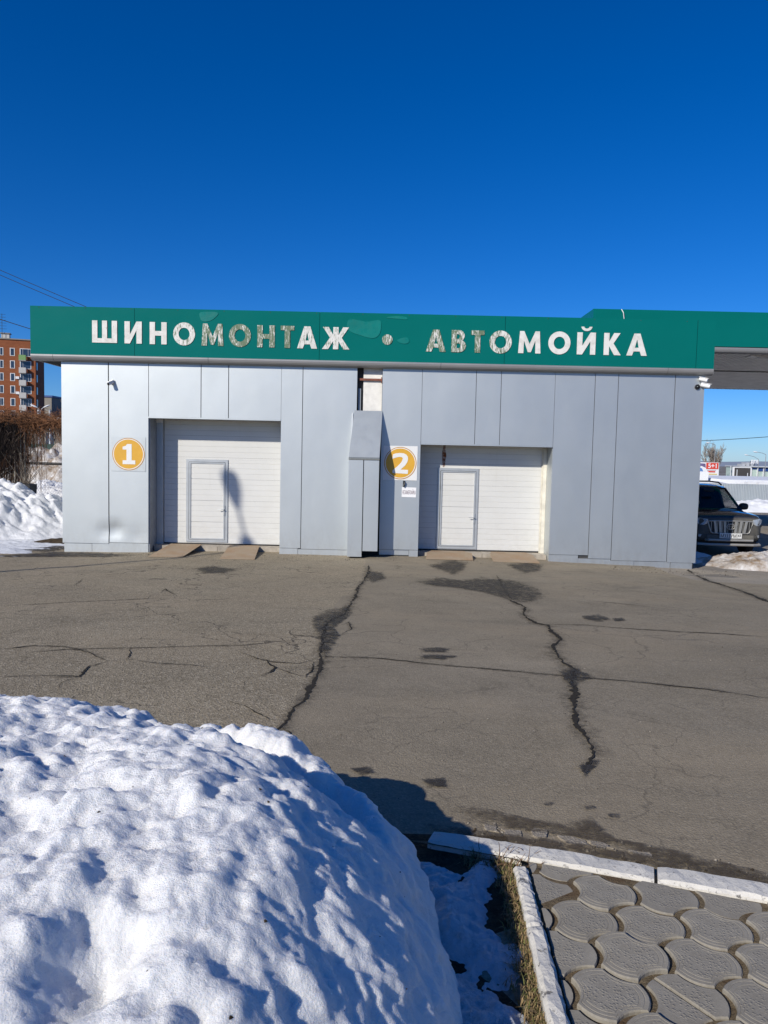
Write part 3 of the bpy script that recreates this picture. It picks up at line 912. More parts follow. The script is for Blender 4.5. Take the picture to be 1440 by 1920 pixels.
# left, right and rear returns
MB().box(FX0, FX0 + .03, FY + .062, 8.3, FZ0, FZ1).build('fascia_return', m_green, B)
MB().box(FX1 - .03, FX1, FY + .062, 8.3, FZ0, FZ1).build('fascia_return', m_green, B)
MB().box(FX0 + .03, FX1 - .03, 8.26, 8.29, FZ0, FZ1).build('fascia_return', m_green, B)
# half round trim under the fascia, in lengths
def half_round(r, n=10): return [(r * math.cos(math.radians(a)), r * math.sin(math.radians(a))) for a in np.linspace(-180, 0, n)]
prof = [(-.075 + .0 + x * 1.0, z) for x, z in [(-.085, 0), (-.088, -.035), (-.078, -.075), (-.055, -.108), (-.02, -.13), (.03, -.14), (.06, -.14), (.06, -.0)]]
for a, b in [(FX0, -7.69), (-7.683, -4.12), (-4.113, 1.23), (1.237, 6.45), (6.457, FX1)]:
    mb = MB().prism([(p[0], p[1]) for p in prof], lambda y, z, a=a: (a, y, FZ0 - .002 + z), lambda y, z, b=b: (b, y, FZ0 - .002 + z))
    mb.build('fascia_trim', m_trim, B)
# trim along the left return
mb = MB().prism([(p[0], p[1]) for p in prof], lambda y, z: (FX0 + .16 + y, .0, FZ0 - .002 + z), lambda y, z: (FX0 + .16 + y, 8.2, FZ0 - .002 + z))
mb.build('fascia_trim', m_trim, B)
MB().box(FX0 + .15, -7.57, .01, 8.2, FZ0 - .02, FZ0 + .0).build('soffit', m_wallback, B)
MB().lathe((-4.98, 1.2, 5.5), (0, 0, 1), [(0, .05), (.12, .05), (.13, .075), (.17, .07), (.2, .03)], 14).build('roof_vent', m_white_plastic, B)

# lighter places where the top film has come off
def fpatch(pts):
    n = len(pts); c = Vector((sum(p[0] for p in pts) / n, sum(p[1] for p in pts) / n))
    # smooth closed curve
    out = []
    for i in range(n):
        p0, p1, p2, p3 = [Vector(pts[(i + k) % n]) for k in (-1, 0, 1, 2)]
        for k in range(6):
            s = k / 6
            out.append(.5 * ((2 * p1) + (p2 - p0) * s + (2 * p0 - 5 * p1 + 4 * p2 - p3) * s * s + (3 * p1 - p0 - 3 * p2 + p3) * s ** 3))
    mb = MB().prism([(p.x, p.y) for p in out], lambda x, z: (x, FY - .0015, z), lambda x, z: (x, FY - .0085, z))
    return mb.build('bare_film', m_green_faded, FA)
fpatch([(-.94, 5.30), (-.86, 5.41), (-.5, 5.36), (-.22, 5.40), (-.16, 5.30), (-.20, 5.08), (-.36, 4.99), (-.7, 5.07), (-.9, 5.16)])
fpatch([(.21, 4.95), (.30, 5.0), (.44, 5.02), (.49, 4.93), (.40, 4.88), (.28, 4.90)])
fpatch([(-4.32, 5.46), (-4.2, 5.50), (-3.9, 5.49), (-3.98, 5.36), (-4.12, 5.29), (-4.27, 5.30)])
fpatch([(-.05, 5.46), (.15, 5.50), (.4, 5.485), (.42, 5.43), (.2, 5.44)])

# ---- letters
def curve_mesh(name, splines, ext, mat):
    cu = bpy.data.curves.new(name, 'CURVE'); cu.dimensions = '2D'; cu.fill_mode = 'BOTH'; cu.extrude = ext
    for pts in splines:
        sp = cu.splines.new('POLY'); sp.points.add(len(pts) - 1); sp.use_cyclic_u = True
        for q, p in zip(sp.points, pts): q.co = (p[0], p[1], 0, 1)
    ob = bpy.data.objects.new('tmp', cu); COL.objects.link(ob)
    bpy.context.view_layer.update()
    me = bpy.data.meshes.new_from_object(ob.evaluated_get(bpy.context.evaluated_depsgraph_get()))
    bpy.data.objects.remove(ob); bpy.data.curves.remove(cu)
    me.name = name; me.materials.clear(); me.materials.append(mat)
    return me

def to_xz(me, f):
    n = len(me.vertices); a = np.empty(n * 3); me.vertices.foreach_get('co', a); a = a.reshape(-1, 3)
    b = np.array([f(*p) for p in a]); me.vertices.foreach_set('co', b.ravel()); me.update()

def ell(cx, cy, rx, ry, n=40, a0=0, a1=360):
    return [(cx + rx * math.cos(math.radians(a)), cy + ry * math.sin(math.radians(a))) for a in np.linspace(a0, a1, n, endpoint=(a1 - a0) < 360)]

def glyph(ch, w):
    """outlines in a box w x 1 (heights in units of the cap height)"""
    s = .245
    if ch == 'Ш':
        m0, m1 = w / 2 - s * .47, w / 2 + s * .47
        return [[(0, 0), (w, 0), (w, 1), (w - s, 1), (w - s, .2), (m1, .2), (m1, 1), (m0, 1), (m0, .2), (s, .2), (s, 1), (0, 1)]]
    if ch in 'ИЙ':
        o = [[(0, 0), (s, 0), (w - s, .60), (w - s, 0), (w, 0), (w, 1), (w - s, 1), (s, .40), (s, 1), (0, 1)]]
        if ch == 'Й':
            c = w / 2
            o.append(ell(c, 1.26, .25, .20, 14, 180, 360) + ell(c, 1.26, .12, .085, 12, 360, 180))
        return o
    if ch == 'Н':
        return [[(0, 0), (s, 0), (s, .39), (w - s, .39), (w - s, 0), (w, 0), (w, 1), (w - s, 1), (w - s, .6), (s, .6), (s, 1), (0, 1)]]
    if ch == 'О':
        return [ell(w / 2, .5, w / 2, .52), ell(w / 2, .5, w / 2 - .25, .28)]
    if ch == 'М':
        k = .06
        return [[(0, 0), (s, 0), (s + .01, .58), (w / 2 - .07, .05), (w / 2 + .07, .05), (w - s - .01, .58), (w - s, 0), (w, 0), (w - k, 1), (w - k - .2, 1), (w / 2, .42), (k + .2, 1), (k, 1)]]
    if ch == 'Т':
        return [[(w / 2 - s / 2, 0), (w / 2 + s / 2, 0), (w / 2 + s / 2, .8), (w, .8), (w, 1), (0, 1), (0, .8), (w / 2 - s / 2, .8)]]
    if ch == 'А':
        a = .14
        return [[(0, 0), (.26, 0), (.33, .19), (w - .33, .19), (w - .26, 0), (w, 0), (w / 2 + a, 1), (w / 2 - a, 1)], [(.385, .36), (w / 2, .74), (w - .385, .36)]]
    if ch == 'В':
        out = [(0, 0)] + ell(w - .30, .285, .30, .285, 12, -90, 62) + ell(w - .32, .745, .255, .255, 10, -40, 90) + [(0, 1)]
        return [out, [(.235, .18), (w - .33, .18)] + ell(w - .33, .29, .085, .11, 8, -80, 80) + [(w - .33, .40), (.235, .40)], [(.235, .60), (w - .36, .60)] + ell(w - .36, .71, .075, .11, 8, -80, 80) + [(w - .36, .82), (.235, .82)]]
    if ch == 'Ж':
        c = w / 2; h = s / 2
        return [[(0, 0), (.28, 0), (c - h, .37), (c - h, 0), (c + h, 0), (c + h, .37), (w - .28, 0), (w, 0), (w - .36, .52), (w - .03, 1), (w - .30, 1), (c + h, .64), (c + h, 1), (c - h, 1), (c - h, .64), (.30, 1), (.03, 1), (.36, .52)]]
    if ch == 'К':
        return [[(0, 0), (s, 0), (s, .40), (w - .31, 0), (w, 0), (.44, .53), (w - .05, 1), (w - .34, 1), (s, .62), (s, 1), (0, 1)]]
    if ch == '•':
        return [ell(w / 2, .5, w / 2, w / 2)]

LET = [('Ш', -6.778, -6.205, .62, .30), ('И', -6.035, -5.639, .25, .35), ('Н', -5.459, -5.069, .18, .18), ('О', -4.920, -4.418, .35, .60), ('М', -4.268, -3.767, .10, .85),
       ('О', -3.639, -3.139, .20, 1.0), ('Н', -2.992, -2.593, .15, .95), ('Т', -2.458, -2.146, .20, 1.0), ('А', -2.077, -1.618, .12, .55), ('Ж', -1.506, -.877, .08, .55),
       ('•', -.129, .105, .85, .85), ('А', .876, 1.330, .85, .85), ('В', 1.458, 1.791, .9, .85), ('Т', 1.904, 2.209, .85, .9), ('О', 2.329, 2.839, .55, .72), ('М', 2.992, 3.507, 0, 0),
       ('О', 3.678, 4.186, 0, 0), ('Й', 4.336, 4.761, 0, 0), ('К', 4.951, 5.348, 0, 0), ('А', 5.474, 5.945, 0, 0)]
H = .50
for i, (ch, a, b, w0, w1) in enumerate(LET):
    z0 = 4.752 - .037 * min(1, (a + 6.8) / 6.0) + (.01 if a > 2.9 else 0)
    me = curve_mesh('letter', glyph(ch, (b - a) / H), .0025 / H, m_letter)
    to_xz(me, lambda x, y, z: (a + x * H, FY - .012 - z * H, z0 + y * H))
    o = link('letter', me, FA)
    o['wear_low'] = w0; o['wear_high'] = w1

# ================================================================== GATES
def ribbed(mb, x0, x1, z0, z1, y, pitch=.1305, zb=.08, mi=0):
    """sheet with horizontal grooves at fixed heights"""
    zs = [(z0, 0)]
    k = math.ceil((z0 - zb) / pitch + 1e-6)
    while zb + k * pitch < z1 - .012:
        zz = zb + k * pitch
        if zz > z0 + .012:
            d = .012 if k % 4 == 0 else .006
            zs += [(zz - .006, 0), (zz - .003, d), (zz + .003, d), (zz + .006, 0)]
        k += 1
    zs.append((z1, 0))
    v = []
    for z, d in zs: v += [(x0, y + d, z), (x1, y + d, z)]
    f = [(2 * i, 2 * i + 1, 2 * i + 3, 2 * i + 2) for i in range(len(zs) - 1)]
    mb.add(v, f, mi)
    return mb

def gate(x0, x1, zb, zt, wx0, wx1, wz0, wz1, handle_z, label):
    Gt = MB().box(x0, x1, .70, .74, zb, zt).build('overhead_gate', m_wallback, B)
    Gt['label'] = label
    y = .65
    P = .1305 * 4
    k = 0
    while zb + k * P < zt - .02:
        a, b = zb + k * P + .0015, min(zt, zb + (k + 1) * P) - .0015
        if a > wz1 or b < wz0:
            ribbed(MB(), x0, x1, a, b, y, zb=zb).build('gate_section', m_gate, Gt, recalc=False)
        else:
            za, zc = max(a, wz0), min(b, wz1)
            for p, q in ((x0, wx0 - .004), (wx1 + .004, x1)):
                ribbed(MB(), p, q, za, zc, y, zb=zb).build('gate_section', m_gate, Gt, recalc=False)
            if b > wz1 + .01: ribbed(MB(), x0, x1, wz1 + .001, b, y, zb=zb).build('gate_section', m_gate, Gt, recalc=False)
            if a < wz0 - .01: ribbed(MB(), x0, x1, a, wz0 - .001, y, zb=zb).build('gate_section', m_gate, Gt, recalc=False)
        k += 1
    fw = .062
    MB().box(wx0, wx0 + fw, y - .022, y + .02, wz0, wz1).build('wicket_frame', m_alu, Gt)
    MB().box(wx1 - fw, wx1, y - .022, y + .02, wz0, wz1).build('wicket_frame', m_alu, Gt)
    MB().box(wx0 + fw, wx1 - fw, y - .022, y + .02, wz1 - fw, wz1).build('wicket_frame', m_alu, Gt)
    MB().box(wx0 + fw, wx1 - fw, y - .022, y + .02, wz0, wz0 + fw * .9).build('wicket_frame', m_alu, Gt)
    lx0, lx1, lz0, lz1 = wx0 + fw + .012, wx1 - fw - .006, wz0 + fw * .9 + .008, wz1 - fw - .008
    for a, b in ((lx0, lx0 + .038), (lx1 - .034, lx1)):
        MB().box(a, b, y - .034, y - .004, lz0, lz1).build('leaf_stile', m_alu, Gt)
    MB().box(lx0 + .038, lx1 - .034, y - .034, y - .004, lz1 - .03, lz1).build('leaf_rail', m_alu, Gt)
    MB().box(lx0 + .038, lx1 - .034, y - .034, y - .004, lz0, lz0 + .03).build('leaf_rail', m_alu, Gt)
    ribbed(MB(), lx0 + .038, lx1 - .034, lz0 + .03, lz1 - .03, y - .016, zb=zb).build('wicket_leaf', m_gate, Gt, recalc=False)
    hx = lx1 - .017
    MB().box(hx - .017, hx + .017, y - .046, y - .035, handle_z - .15, handle_z + .10).build('handle_plate', m_alu, Gt)
    mb = MB().tube([(hx, y - .046, handle_z), (hx, y - .09, handle_z)], .010, 8)
    mb.tube([(hx + .005, y - .09, handle_z), (hx - .05, y - .092, handle_z + .002), (hx - .135, y - .088, handle_z)], .0095, 8)
    mb.build('door_handle', m_alu, Gt)
    MB().box(x0, x1, y - .006, y + .03, zb - .035, zb - .002).build('bottom_seal', m_gasket, Gt)
    return Gt

G1 = gate(-5.35, -2.40, .085, 3.26, -4.815, -3.805, .115, 2.125, .92, 'white ribbed overhead gate with wicket door left of the pipe casing')
G2 = gate(.79, 3.80, .065, 2.86, 1.285, 2.275, .085, 2.045, .86, 'white ribbed overhead gate with wicket door and rust mark')
blob([(1.40, 2.12), (1.37, 2.35), (1.405, 2.58), (1.45, 2.58), (1.47, 2.3), (1.44, 2.1)], 0, 'rust_stain', m_rust_mark, G2, .5, plane=lambda x, z: (x, .6445, z))
# jambs, guides and heads
MB().box(-5.56, -5.515, .038, .70, -.1, 3.066).build('jamb_lining', m_jamb, B)
MB().box(-5.512, -5.36, .56, .76, -.05, 3.12).build('gate_guide', m_alu, B)
MB().box(-5.512, -5.36, .545, .557, 2.98, 3.13).build('guide_cap', m_white_plastic, B)
MB().box(-2.45, -2.40, .038, .78, -.1, 3.066).build('jamb_lining', m_jamb, B)
MB().box(-5.51, -2.46, .038, .78, 3.070, 3.118).build('opening_head', m_jamb, B)
MB().box(.78, .82, .038, .78, -.1, 2.59).build('jamb_lining', m_jamb, B)
MB().box(3.905, 3.95, .038, .78, -.1, 2.59).build('jamb_lining', m_panel, B)
MB().box(3.815, 3.902, .56, .78, -.02, 2.62).build('gate_guide', m_jamb_old, B)
MB().box(3.790, 3.812, .60, .64, -.02, 2.62).build('guide_strip', m_jamb_old, B)
MB().box(.83, 3.90, .038, .78, 2.594, 2.636).build('opening_head', m_jamb, B)
# floor inside and thresholds
MB().box(-7.3, 7.1, .70, 7.8, -.4, .045).build('inner_floor', m_concrete, B)
for (a, b, y0, y1, z) in [(-5.50, -2.46, .30, .74, .055), (.83, 3.90, .22, .74, .030)]:
    n = 4
    for i in range(n):
        p, q = a + (b - a) * i / n + .006, a + (b - a) * (i + 1) / n - .006
        MB().hexa([(p, y0 + .02 * (i % 2), -.3), (q, y0 + .015 * (i % 3), -.3), (q, y1, -.3), (p, y1, -.3)], [(p, y0 + .02 * (i % 2), z - .01 * (i % 2)), (q, y0 + .015 * (i % 3), z - .008), (q, y1, z), (p, y1, z)]).build('threshold_slab', m_concrete, B)

# ================================================================== THINGS ON THE WALL
def number_sign(cx, cz, digit, label, paper):
    t = thing('number_sign', label, 'sign', (cx, -.006, cz), 'round orange bay number signs')
    y = -.0085
    r = .378
    MB().box(cx - .40, cx + .40, y, y + .003, cz - .40, cz + .40).build('backing_sheet', m_vinyl_white if paper else m_panel, t)
    def disc(name, r0, dy, mat, r1=None):
        sp = [ell(cx, cz, r0, r0, 64)] + ([ell(cx, cz, r1, r1, 64)] if r1 else [])
        me = curve_mesh(name, sp, .0006, mat)
        to_xz(me, lambda x, yy, z: (x - cx, y - dy - z + .006, yy - cz))
        o = link(name, me, t)
    disc('rim', r, .0030, m_vinyl_brown, r - .018)
    disc('ring', r - .018, .0030, m_vinyl_white, r - .036)
    disc('disc', r - .036, .0030, m_vinyl_orange)
    if digit == '1':
        o = [(-.125, .17), (-.125, .105), (-.035, .105), (-.035, -.145), (-.125, -.145), (-.125, -.235), (.17, -.235), (.17, -.145), (.085, -.145), (.085, .235), (-.02, .235), (-.055, .19)]
        sp = [[(a - .01, b) for a, b in o]]
    else:
        q = [(-205, 90), (-195, 200), (-120, 228), (-20, 240), (80, 232), (150, 195), (185, 140), (190, 85), (172, 10), (120, -75), (50, -140), (5, -180), (200, -186), (190, -287), (-200, -270), (-198, -205), (-70, -95), (10, -10), (45, 55), (58, 105), (40, 130), (-10, 142), (-70, 135), (-125, 118)]
        q = [(a + 5, b + 18) for a, b in q]
        sp = [[(a * .00092, b * .00092) for a, b in q]]
    me = curve_mesh('digit', sp, .0006, m_vinyl_white)
    to_xz(me, lambda x, yy, z: (x, y - .0065 - z + .006, yy))
    link('digit', me, t)
    return t
number_sign(-6.00, 2.215, '1', 'round orange sign with a white number one', False)
number_sign(.355, 2.145, '2', 'round orange sign with a white number two', True)

def text_mesh(name, body, mat, size=1.0, ext=.0, bold=0.0, sx=1.0, center=True):
    cu = bpy.data.curves.new(name, 'FONT'); cu.body = body; cu.size = size; cu.extrude = ext; cu.offset = bold
    cu.align_x = 'CENTER' if center else 'LEFT'; cu.align_y = 'CENTER'
    ob = bpy.data.objects.new('tmp', cu); COL.objects.link(ob)
    bpy.context.view_layer.update()
    me = bpy.data.meshes.new_from_object(ob.evaluated_get(bpy.context.evaluated_depsgraph_get()))
    bpy.data.objects.remove(ob); bpy.data.curves.remove(cu)
    me.name = name; me.materials.clear(); me.materials.append(mat)
    n = len(me.vertices); a = np.empty(n * 3); me.vertices.foreach_get('co', a); a = a.reshape(-1, 3)
    if n:
        a[:, 0] *= sx
        a[:, 0] -= (a[:, 0].max() + a[:, 0].min()) / 2; a[:, 1] -= (a[:, 1].max() + a[:, 1].min()) / 2
        me.vertices.foreach_set('co', a.ravel()); me.update()
    return me

t = thing('paper_notice', 'white paper notice taped under the orange number two sign', 'notice', (.575, -.006, 1.47))
MB().hexa([(.405, -.006, 1.355), (.742, -.006, 1.350), (.742, -.004, 1.350), (.405, -.004, 1.355)], [(.408, -.008, 1.585), (.745, -.007, 1.580), (.745, -.004, 1.580), (.408, -.004, 1.585)]).build('sheet', m_paper, t)
me = text_mesh('lettering', 'НЕЗАМЕРЗАЙКА', m_print_grey, .125, .0003, .001, .32)
wv = max(v.co.x for v in me.vertices) * 2
to_xz(me, lambda x, y, z: (x * .31 / wv, -.0035 - z, y + .01))
link('lettering', me, t)
t = thing('wall_fitting', 'small black fitting on the wall between the number two sign and paper notice', 'fitting', (.455, -.004, 1.67))
MB().box(.43, .475, -.022, -.004, 1.60, 1.735).build('body', m_black, t)
mb = MB().tube([(.455, -.022, 1.72), (.475, -.05, 1.70), (.448, -.055, 1.62), (.44, -.05, 1.60)], .013, 8); mb.build('lever', m_black, t)

def bullet_cam(base, aim, label, L=.17, r=.036):
    base = Vector(base); aim = Vector(aim).normalized()
    t = thing('security_camera', label, 'camera', base, 'white cameras on the building')
    MB().lathe(base, (0, -1, 0), [(0, .045), (.02, .045), (.026, .03)], 16).build('wall_base', m_white_plastic, t)
    j = base + Vector((0, -.075, -.01))
    MB().tube([base + Vector((0, -.02, 0)), base + Vector((0, -.05, -.005)), j], .014, 8).build('bracket', m_white_plastic, t)
    MB().lathe(j - aim * L * .45, aim, [(0, r * .75), (.012, r), (L, r), (L + .002, r * .92)], 18).build('housing', m_white_plastic, t, smooth=False)
    c = j + aim * (L * .55 + .002)
    MB().lathe(c, aim, [(0, r * .85), (.004, r * .82)], 18).build('lens', m_lens, t)
    up = Vector((0, 0, 1))
    side = aim.cross(up).normalized(); u2 = side.cross(aim)
    hm = MB(); a0 = j - aim * L * .5 + u2 * r * 1.12
    b0 = j + aim * L * .72 + u2 * r * 1.12
    hm.hexa([a0 - side * r * .9, a0 + side * r * .9, b0 + side * r * .9, b0 - side * r * .9], [a0 - side * r * .8 + u2 * .008, a0 + side * r * .8 + u2 * .008, b0 + side * r * .8 + u2 * .008, b0 - side * r * .8 + u2 * .008])
    hm.build('sun_shield', m_white_plastic, t)
    return t
bullet_cam((-6.38, -.002, 3.86), (-.35, -.85, -.38), 'small white bullet camera above the orange number one sign')
bullet_cam((7.29, -.006, 4.235), (.85, -.42, -.22), 'upper white bullet camera on the right corner under the fascia', .18, .04)
bullet_cam((7.345, -.006, 4.10), (.88, -.38, -.22), 'lower white bullet camera sticking out past the right corner', .20, .046)
t = thing('dome_camera', 'black round camera beside the white cameras on the right corner', 'camera', (7.20, -.006, 4.06))
MB().lathe((7.20, -.004, 4.06), (0, -1, 0), [(0, .06), (.03, .06), (.04, .052)], 20).build('housing', m_black, t)
MB().lathe((7.20, -.044, 4.06), (0, -1, 0), [(0, .036), (.018, .03), (.028, .014)], 16).build('lens', m_lens, t, smooth=True)

# ================================================================== RAMPS
def ramp(back, front, zb, label, lip=None):
    """steel plate: back edge (two points) on the threshold, front edge on the asphalt"""
    (a, b), (d, c) = back, front
    o = Vector(((c[0] + d[0]) / 2, c[1], surf(c[0], c[1])))
    def at(p, z): return (p[0], p[1], z)
    zc, zd = surf(*c, .006), surf(*d, .006)
    rows = [[at(a, zb), at(b, zb)]]
    if lip:
        e, f_ = lip
        rows.append([at(e, zb - .006), at(f_, zb - .004)])
    rows.append([at(d, zd), at(c, zc)])
    v = []; th = .010
    for r_ in rows:
        for p in r_: v.append(p)
    n = len(rows)
    for r_ in rows:
        for p in r_: v.append((p[0], p[1], p[2] + th))
    f = []
    for i in range(n - 1):
        f.append((2 * i, 2 * i + 1, 2 * i + 3, 2 * i + 2)); k = 2 * n
        f.append((k + 2 * i, k + 2 * i + 2, k + 2 * i + 3, k + 2 * i + 1))
        f.append((2 * i, 2 * i + 2, k + 2 * i + 2, k + 2 * i)); f.append((2 * i + 1, k + 2 * i + 1, k + 2 * i + 3, 2 * i + 3))
    k = 2 * n
    f.append((0, k, k + 1, 1)); f.append((2 * n - 2, 2 * n - 1, k + 2 * n - 1, k + 2 * n - 2))
    ob = MB().add(v, f).build('ramp_plate', m_rustplate, None, o)
    setp(ob, label, 'ramp', 'rusty steel ramp plates at the gates')
ramp([(-5.12, .42), (-4.37, .40)], [(-5.28, -.86), (-4.51, -.82)], .075, 'rusty ramp plate left of the other before the gate under sign one')
ramp([(-3.70, .42), (-2.98, .40)], [(-3.64, -1.0), (-2.86, -1.02)], .075, 'rusty ramp plate right of the other before the gate under sign one')
ramp([(1.17, .40), (1.94, .40)], [(.99, -.45), (2.08, -.40)], .052, 'rusty ramp plate before the wicket of the gate beside sign two', [(1.03, .02), (2.10, .02)])
ramp([(2.60, .40), (3.42, .40)], [(2.53, -.54), (3.60, -.52)], .052, 'rusty ramp plate nearest the right jamb of the gate beside sign two', [(2.52, .0), (3.52, .0)])
# ================================================================== KERBS, PAVING
KD = Vector((.948, -.319, 0)).normalized(); KN = Vector((KD.y, -KD.x, 0))       # along the kerb, towards the viewer side
if KN.y > 0: KN = -KN
def kerb(p0, length, d, n, w, top, label, mat, seed, group, cat='kerb', name='kerb_stone', tilt=0.0, flat=False):
    p0 = Vector((p0[0], p0[1], 0)); r = random.Random(seed)
    c = p0 + d * length / 2 + n * w / 2
    N = 26
    prof = [(0, -.2), (0, -.012), (.012, 0), (w * .5, .002), (w - .014, 0), (w, -.014), (w, -.2)]
    v = []; f = []
    for i in range(N + 1):
        s = length * i / N
        for (a, z) in prof:
            jx = r.uniform(-.003, .003) if z > -.1 else 0; jz = r.uniform(-.003, .003) if z > -.1 else 0
            q = p0 + d * s + n * (a + jx)
            end = .006 if i in (0, N) and z > -.1 else 0
            v.append((q.x, q.y, surf(q.x, q.y) + top + z + jz - end + tilt * (s - length / 2)))
    m = len(prof)
    for i in range(N):
        for k in range(m - 1):
            f.append((i * m + k, i * m + k + 1, (i + 1) * m + k + 1, (i + 1) * m + k))
    f.append(tuple(range(m))); f.append(tuple(range(N * m, N * m + m)))
    o = MB().add(v, f).build(name, mat, None, (c.x, c.y, gzf(c.x, c.y)))
    setp(o, label, cat, group)
kerb((.285, -14.335), 1.02, KD, KN, .135, .045, 'white painted road kerb stone beside the snow pile shadow', m_kerb, 1, 'white road kerb stones')
kerb((.285 + KD.x * 1.035, -14.335 + KD.y * 1.035), .99, KD, KN, .14, .052, 'white painted road kerb stone along the paving tiles at the right', m_kerb, 2, 'white road kerb stones', tilt=.004)
GD = Vector((-.055, -1, 0)).normalized(); GN = Vector((1, -.055, 0)).normalized()
kerb((.610, -14.71), .475, GD, GN, .062, .060, 'short narrow white kerb stone, farther of the two by the tiles', m_kerb2, 3, 'narrow garden kerb stones', name='garden_kerb')
kerb((.610 + GD.x * .487 - .003, -14.71 + GD.y * .487), 1.0, GD, GN, .066, .068, 'narrow flaking white kerb stone nearest the viewer beside dead grass', m_kerb2, 4, 'narrow garden kerb stones', name='garden_kerb')

# bed under the tiles
path = strip_sheet('paved_path', np.linspace(-19.5, -14.44, 60), lambda y: .655 + .055 * (y + 14.7), lambda y: min(4.0, .30 + (-14.49 - y) / .337), 30, .0305, m_joint, .004, seed=8)

R_T = .1467 * .905
def tile_outline(r=R_T, seg=6, sag=.020):
    pts = []
    V = [Vector((r * math.cos(math.radians(24 + 60 * k)), r * math.sin(math.radians(24 + 60 * k)))) for k in range(6)]
    for k in range(6):
        a, b = V[k], V[(k + 1) % 6]
        nn = ((a + b) / 2).normalized()
        s = sag if k % 2 == 1 else -sag        # alternate bulging and hollow sides
        for i in range(seg):
            q = i / seg
            pts.append(a.lerp(b, q) + nn * s * 4 * q * (1 - q))
    return pts
def clip(poly, p, n):
    out = []
    for i in range(len(poly)):
        a, b = poly[i], poly[(i + 1) % len(poly)]
        da, db = (a - p).dot(n), (b - p).dot(n)
        if da >= 0: out.append(a)
        if (da >= 0) != (db >= 0): out.append(a.lerp(b, da / (da - db)))
    return out
def tile_mesh(pts, full):
    n = len(pts); c = sum(pts, Vector((0, 0))) / n
    rings = [(1.0, -.05), (1.0, -.005), (.965, .0)]
    if full: rings += [(.885, .0), (.875, -.0013), (.858, -.0013), (.842, 0), (.74, 0), (.732, -.0010), (.720, -.0010), (.71, .0003)]
    mb = MB(); v = []
    for s, z in rings:
        for p in pts:
            q = c + (p - c) * s; v.append((q.x, q.y, z))
    f = []
    for k in range(len(rings) - 1):
        f += [(k * n + i, k * n + (i + 1) % n, (k + 1) * n + (i + 1) % n, (k + 1) * n + i) for i in range(n)]
    f.append(tuple((len(rings) - 1) * n + i for i in range(n)))
    mb.add(v, f)
    return mb.mesh('paving_tile', m_tile)
base_out = tile_outline(seg=6)
tile_full = tile_mesh(base_out, True)
LA, LB = Vector((.2535, -.0185)), Vector((.1400, .2115)); L0 = Vector((1.071, -15.121))
kline_p = Vector((.285, -14.335)) + Vector((KN.x, KN.y)) * .152; kline_n = Vector((KN.x, KN.y))
gline_n = Vector((GN.x, GN.y))
gline_p = Vector((.610, -14.71)) + gline_n * .078
r = random.Random(5)
for i in range(-6, 12):
    for j in range(-12, 5):
        c = L0 + LA * i + LB * j
        if c.x > 2.9 or c.y < -17.0 or c.x < .4: continue
        w = [c + p for p in base_out]
        inside = all((p - kline_p).dot(kline_n) > 0 and (p - gline_p).dot(gline_n) > 0 for p in w)
        me = tile_full
        pieces = [None]
        cracked = (i, j) == (1, -2)
        if not inside:
            q = clip(w, kline_p, kline_n); q = clip(q, gline_p, gline_n) if len(q) > 2 else q
            if len(q) < 3: continue
            ar = abs(sum(q[k].x * q[(k + 1) % len(q)].y - q[(k + 1) % len(q)].x * q[k].y for k in range(len(q)))) / 2
            if ar < .0015: continue
            pieces = [[p - c for p in q]]
        elif cracked:
            cp, cn = Vector((.005, .0)), Vector((.83, .56)).normalized()
            pieces = [clip(base_out, cp + cn * .005, cn), clip(base_out, cp - cn * .004, -cn)]
        for pc in pieces:
            me = tile_full if pc is None else tile_mesh(pc, False)
            o = link('paving_tile', me, path)
            o.location = (c.x, c.y, surf(c.x, c.y, .040) + r.uniform(-.006, .006) - (.004 if pc else 0))
            o.rotation_euler = (r.uniform(-.02, .02), r.uniform(-.02, .02), r.uniform(-.02, .02) if pc is None else 0)

# ================================================================== FOREGROUND SNOW
def snow_pile_height(X, Y):
    cx, cy = -1.30, -15.45
    th = np.arctan2(Y - cy, X - cx); rr = np.hypot(X - cx, Y - cy)
    ang = np.degrees(th)
    # outline radius by direction (0 = right, 90 = away from the viewer)
    A = np.array([-180, -150, -120, -90, -60, -40, -20, 0, 20, 38, 55, 75, 90, 110, 140, 180])
    Rr = np.array([2.6, 2.4, 2.2, 2.1, 2.05, 1.88, 1.68, 1.59, 1.58, 1.58, 1.59, 1.62, 1.75, 1.9, 2.4, 2.6])
    R = np.interp(ang, A, Rr) + .05 * perlin(th * 3.2, th * 0 + 1.5, 31)
    s = np.clip(rr / R, 0, 1.2)
    e = np.interp(ang, [-180, -90, -30, 20, 60, 180], [1.9, 2.2, 3.6, 3.4, 2.2, 1.9])
    H = PK * np.where(s < 1, (1 - np.minimum(s, 1) ** e) ** .70, -(s - 1) * 2.5)
    return H, s
PK = .85
n = 430
X, Y = np.meshgrid(np.linspace(-4.2, .42, n), np.linspace(-17.7, -13.2, n))
H, S = snow_pile_height(X, Y)
env = np.clip((1.05 - S) * 3.5, 0, 1)
lump = fbm(X * 1.5, Y * 1.5, 2, 11) * .06
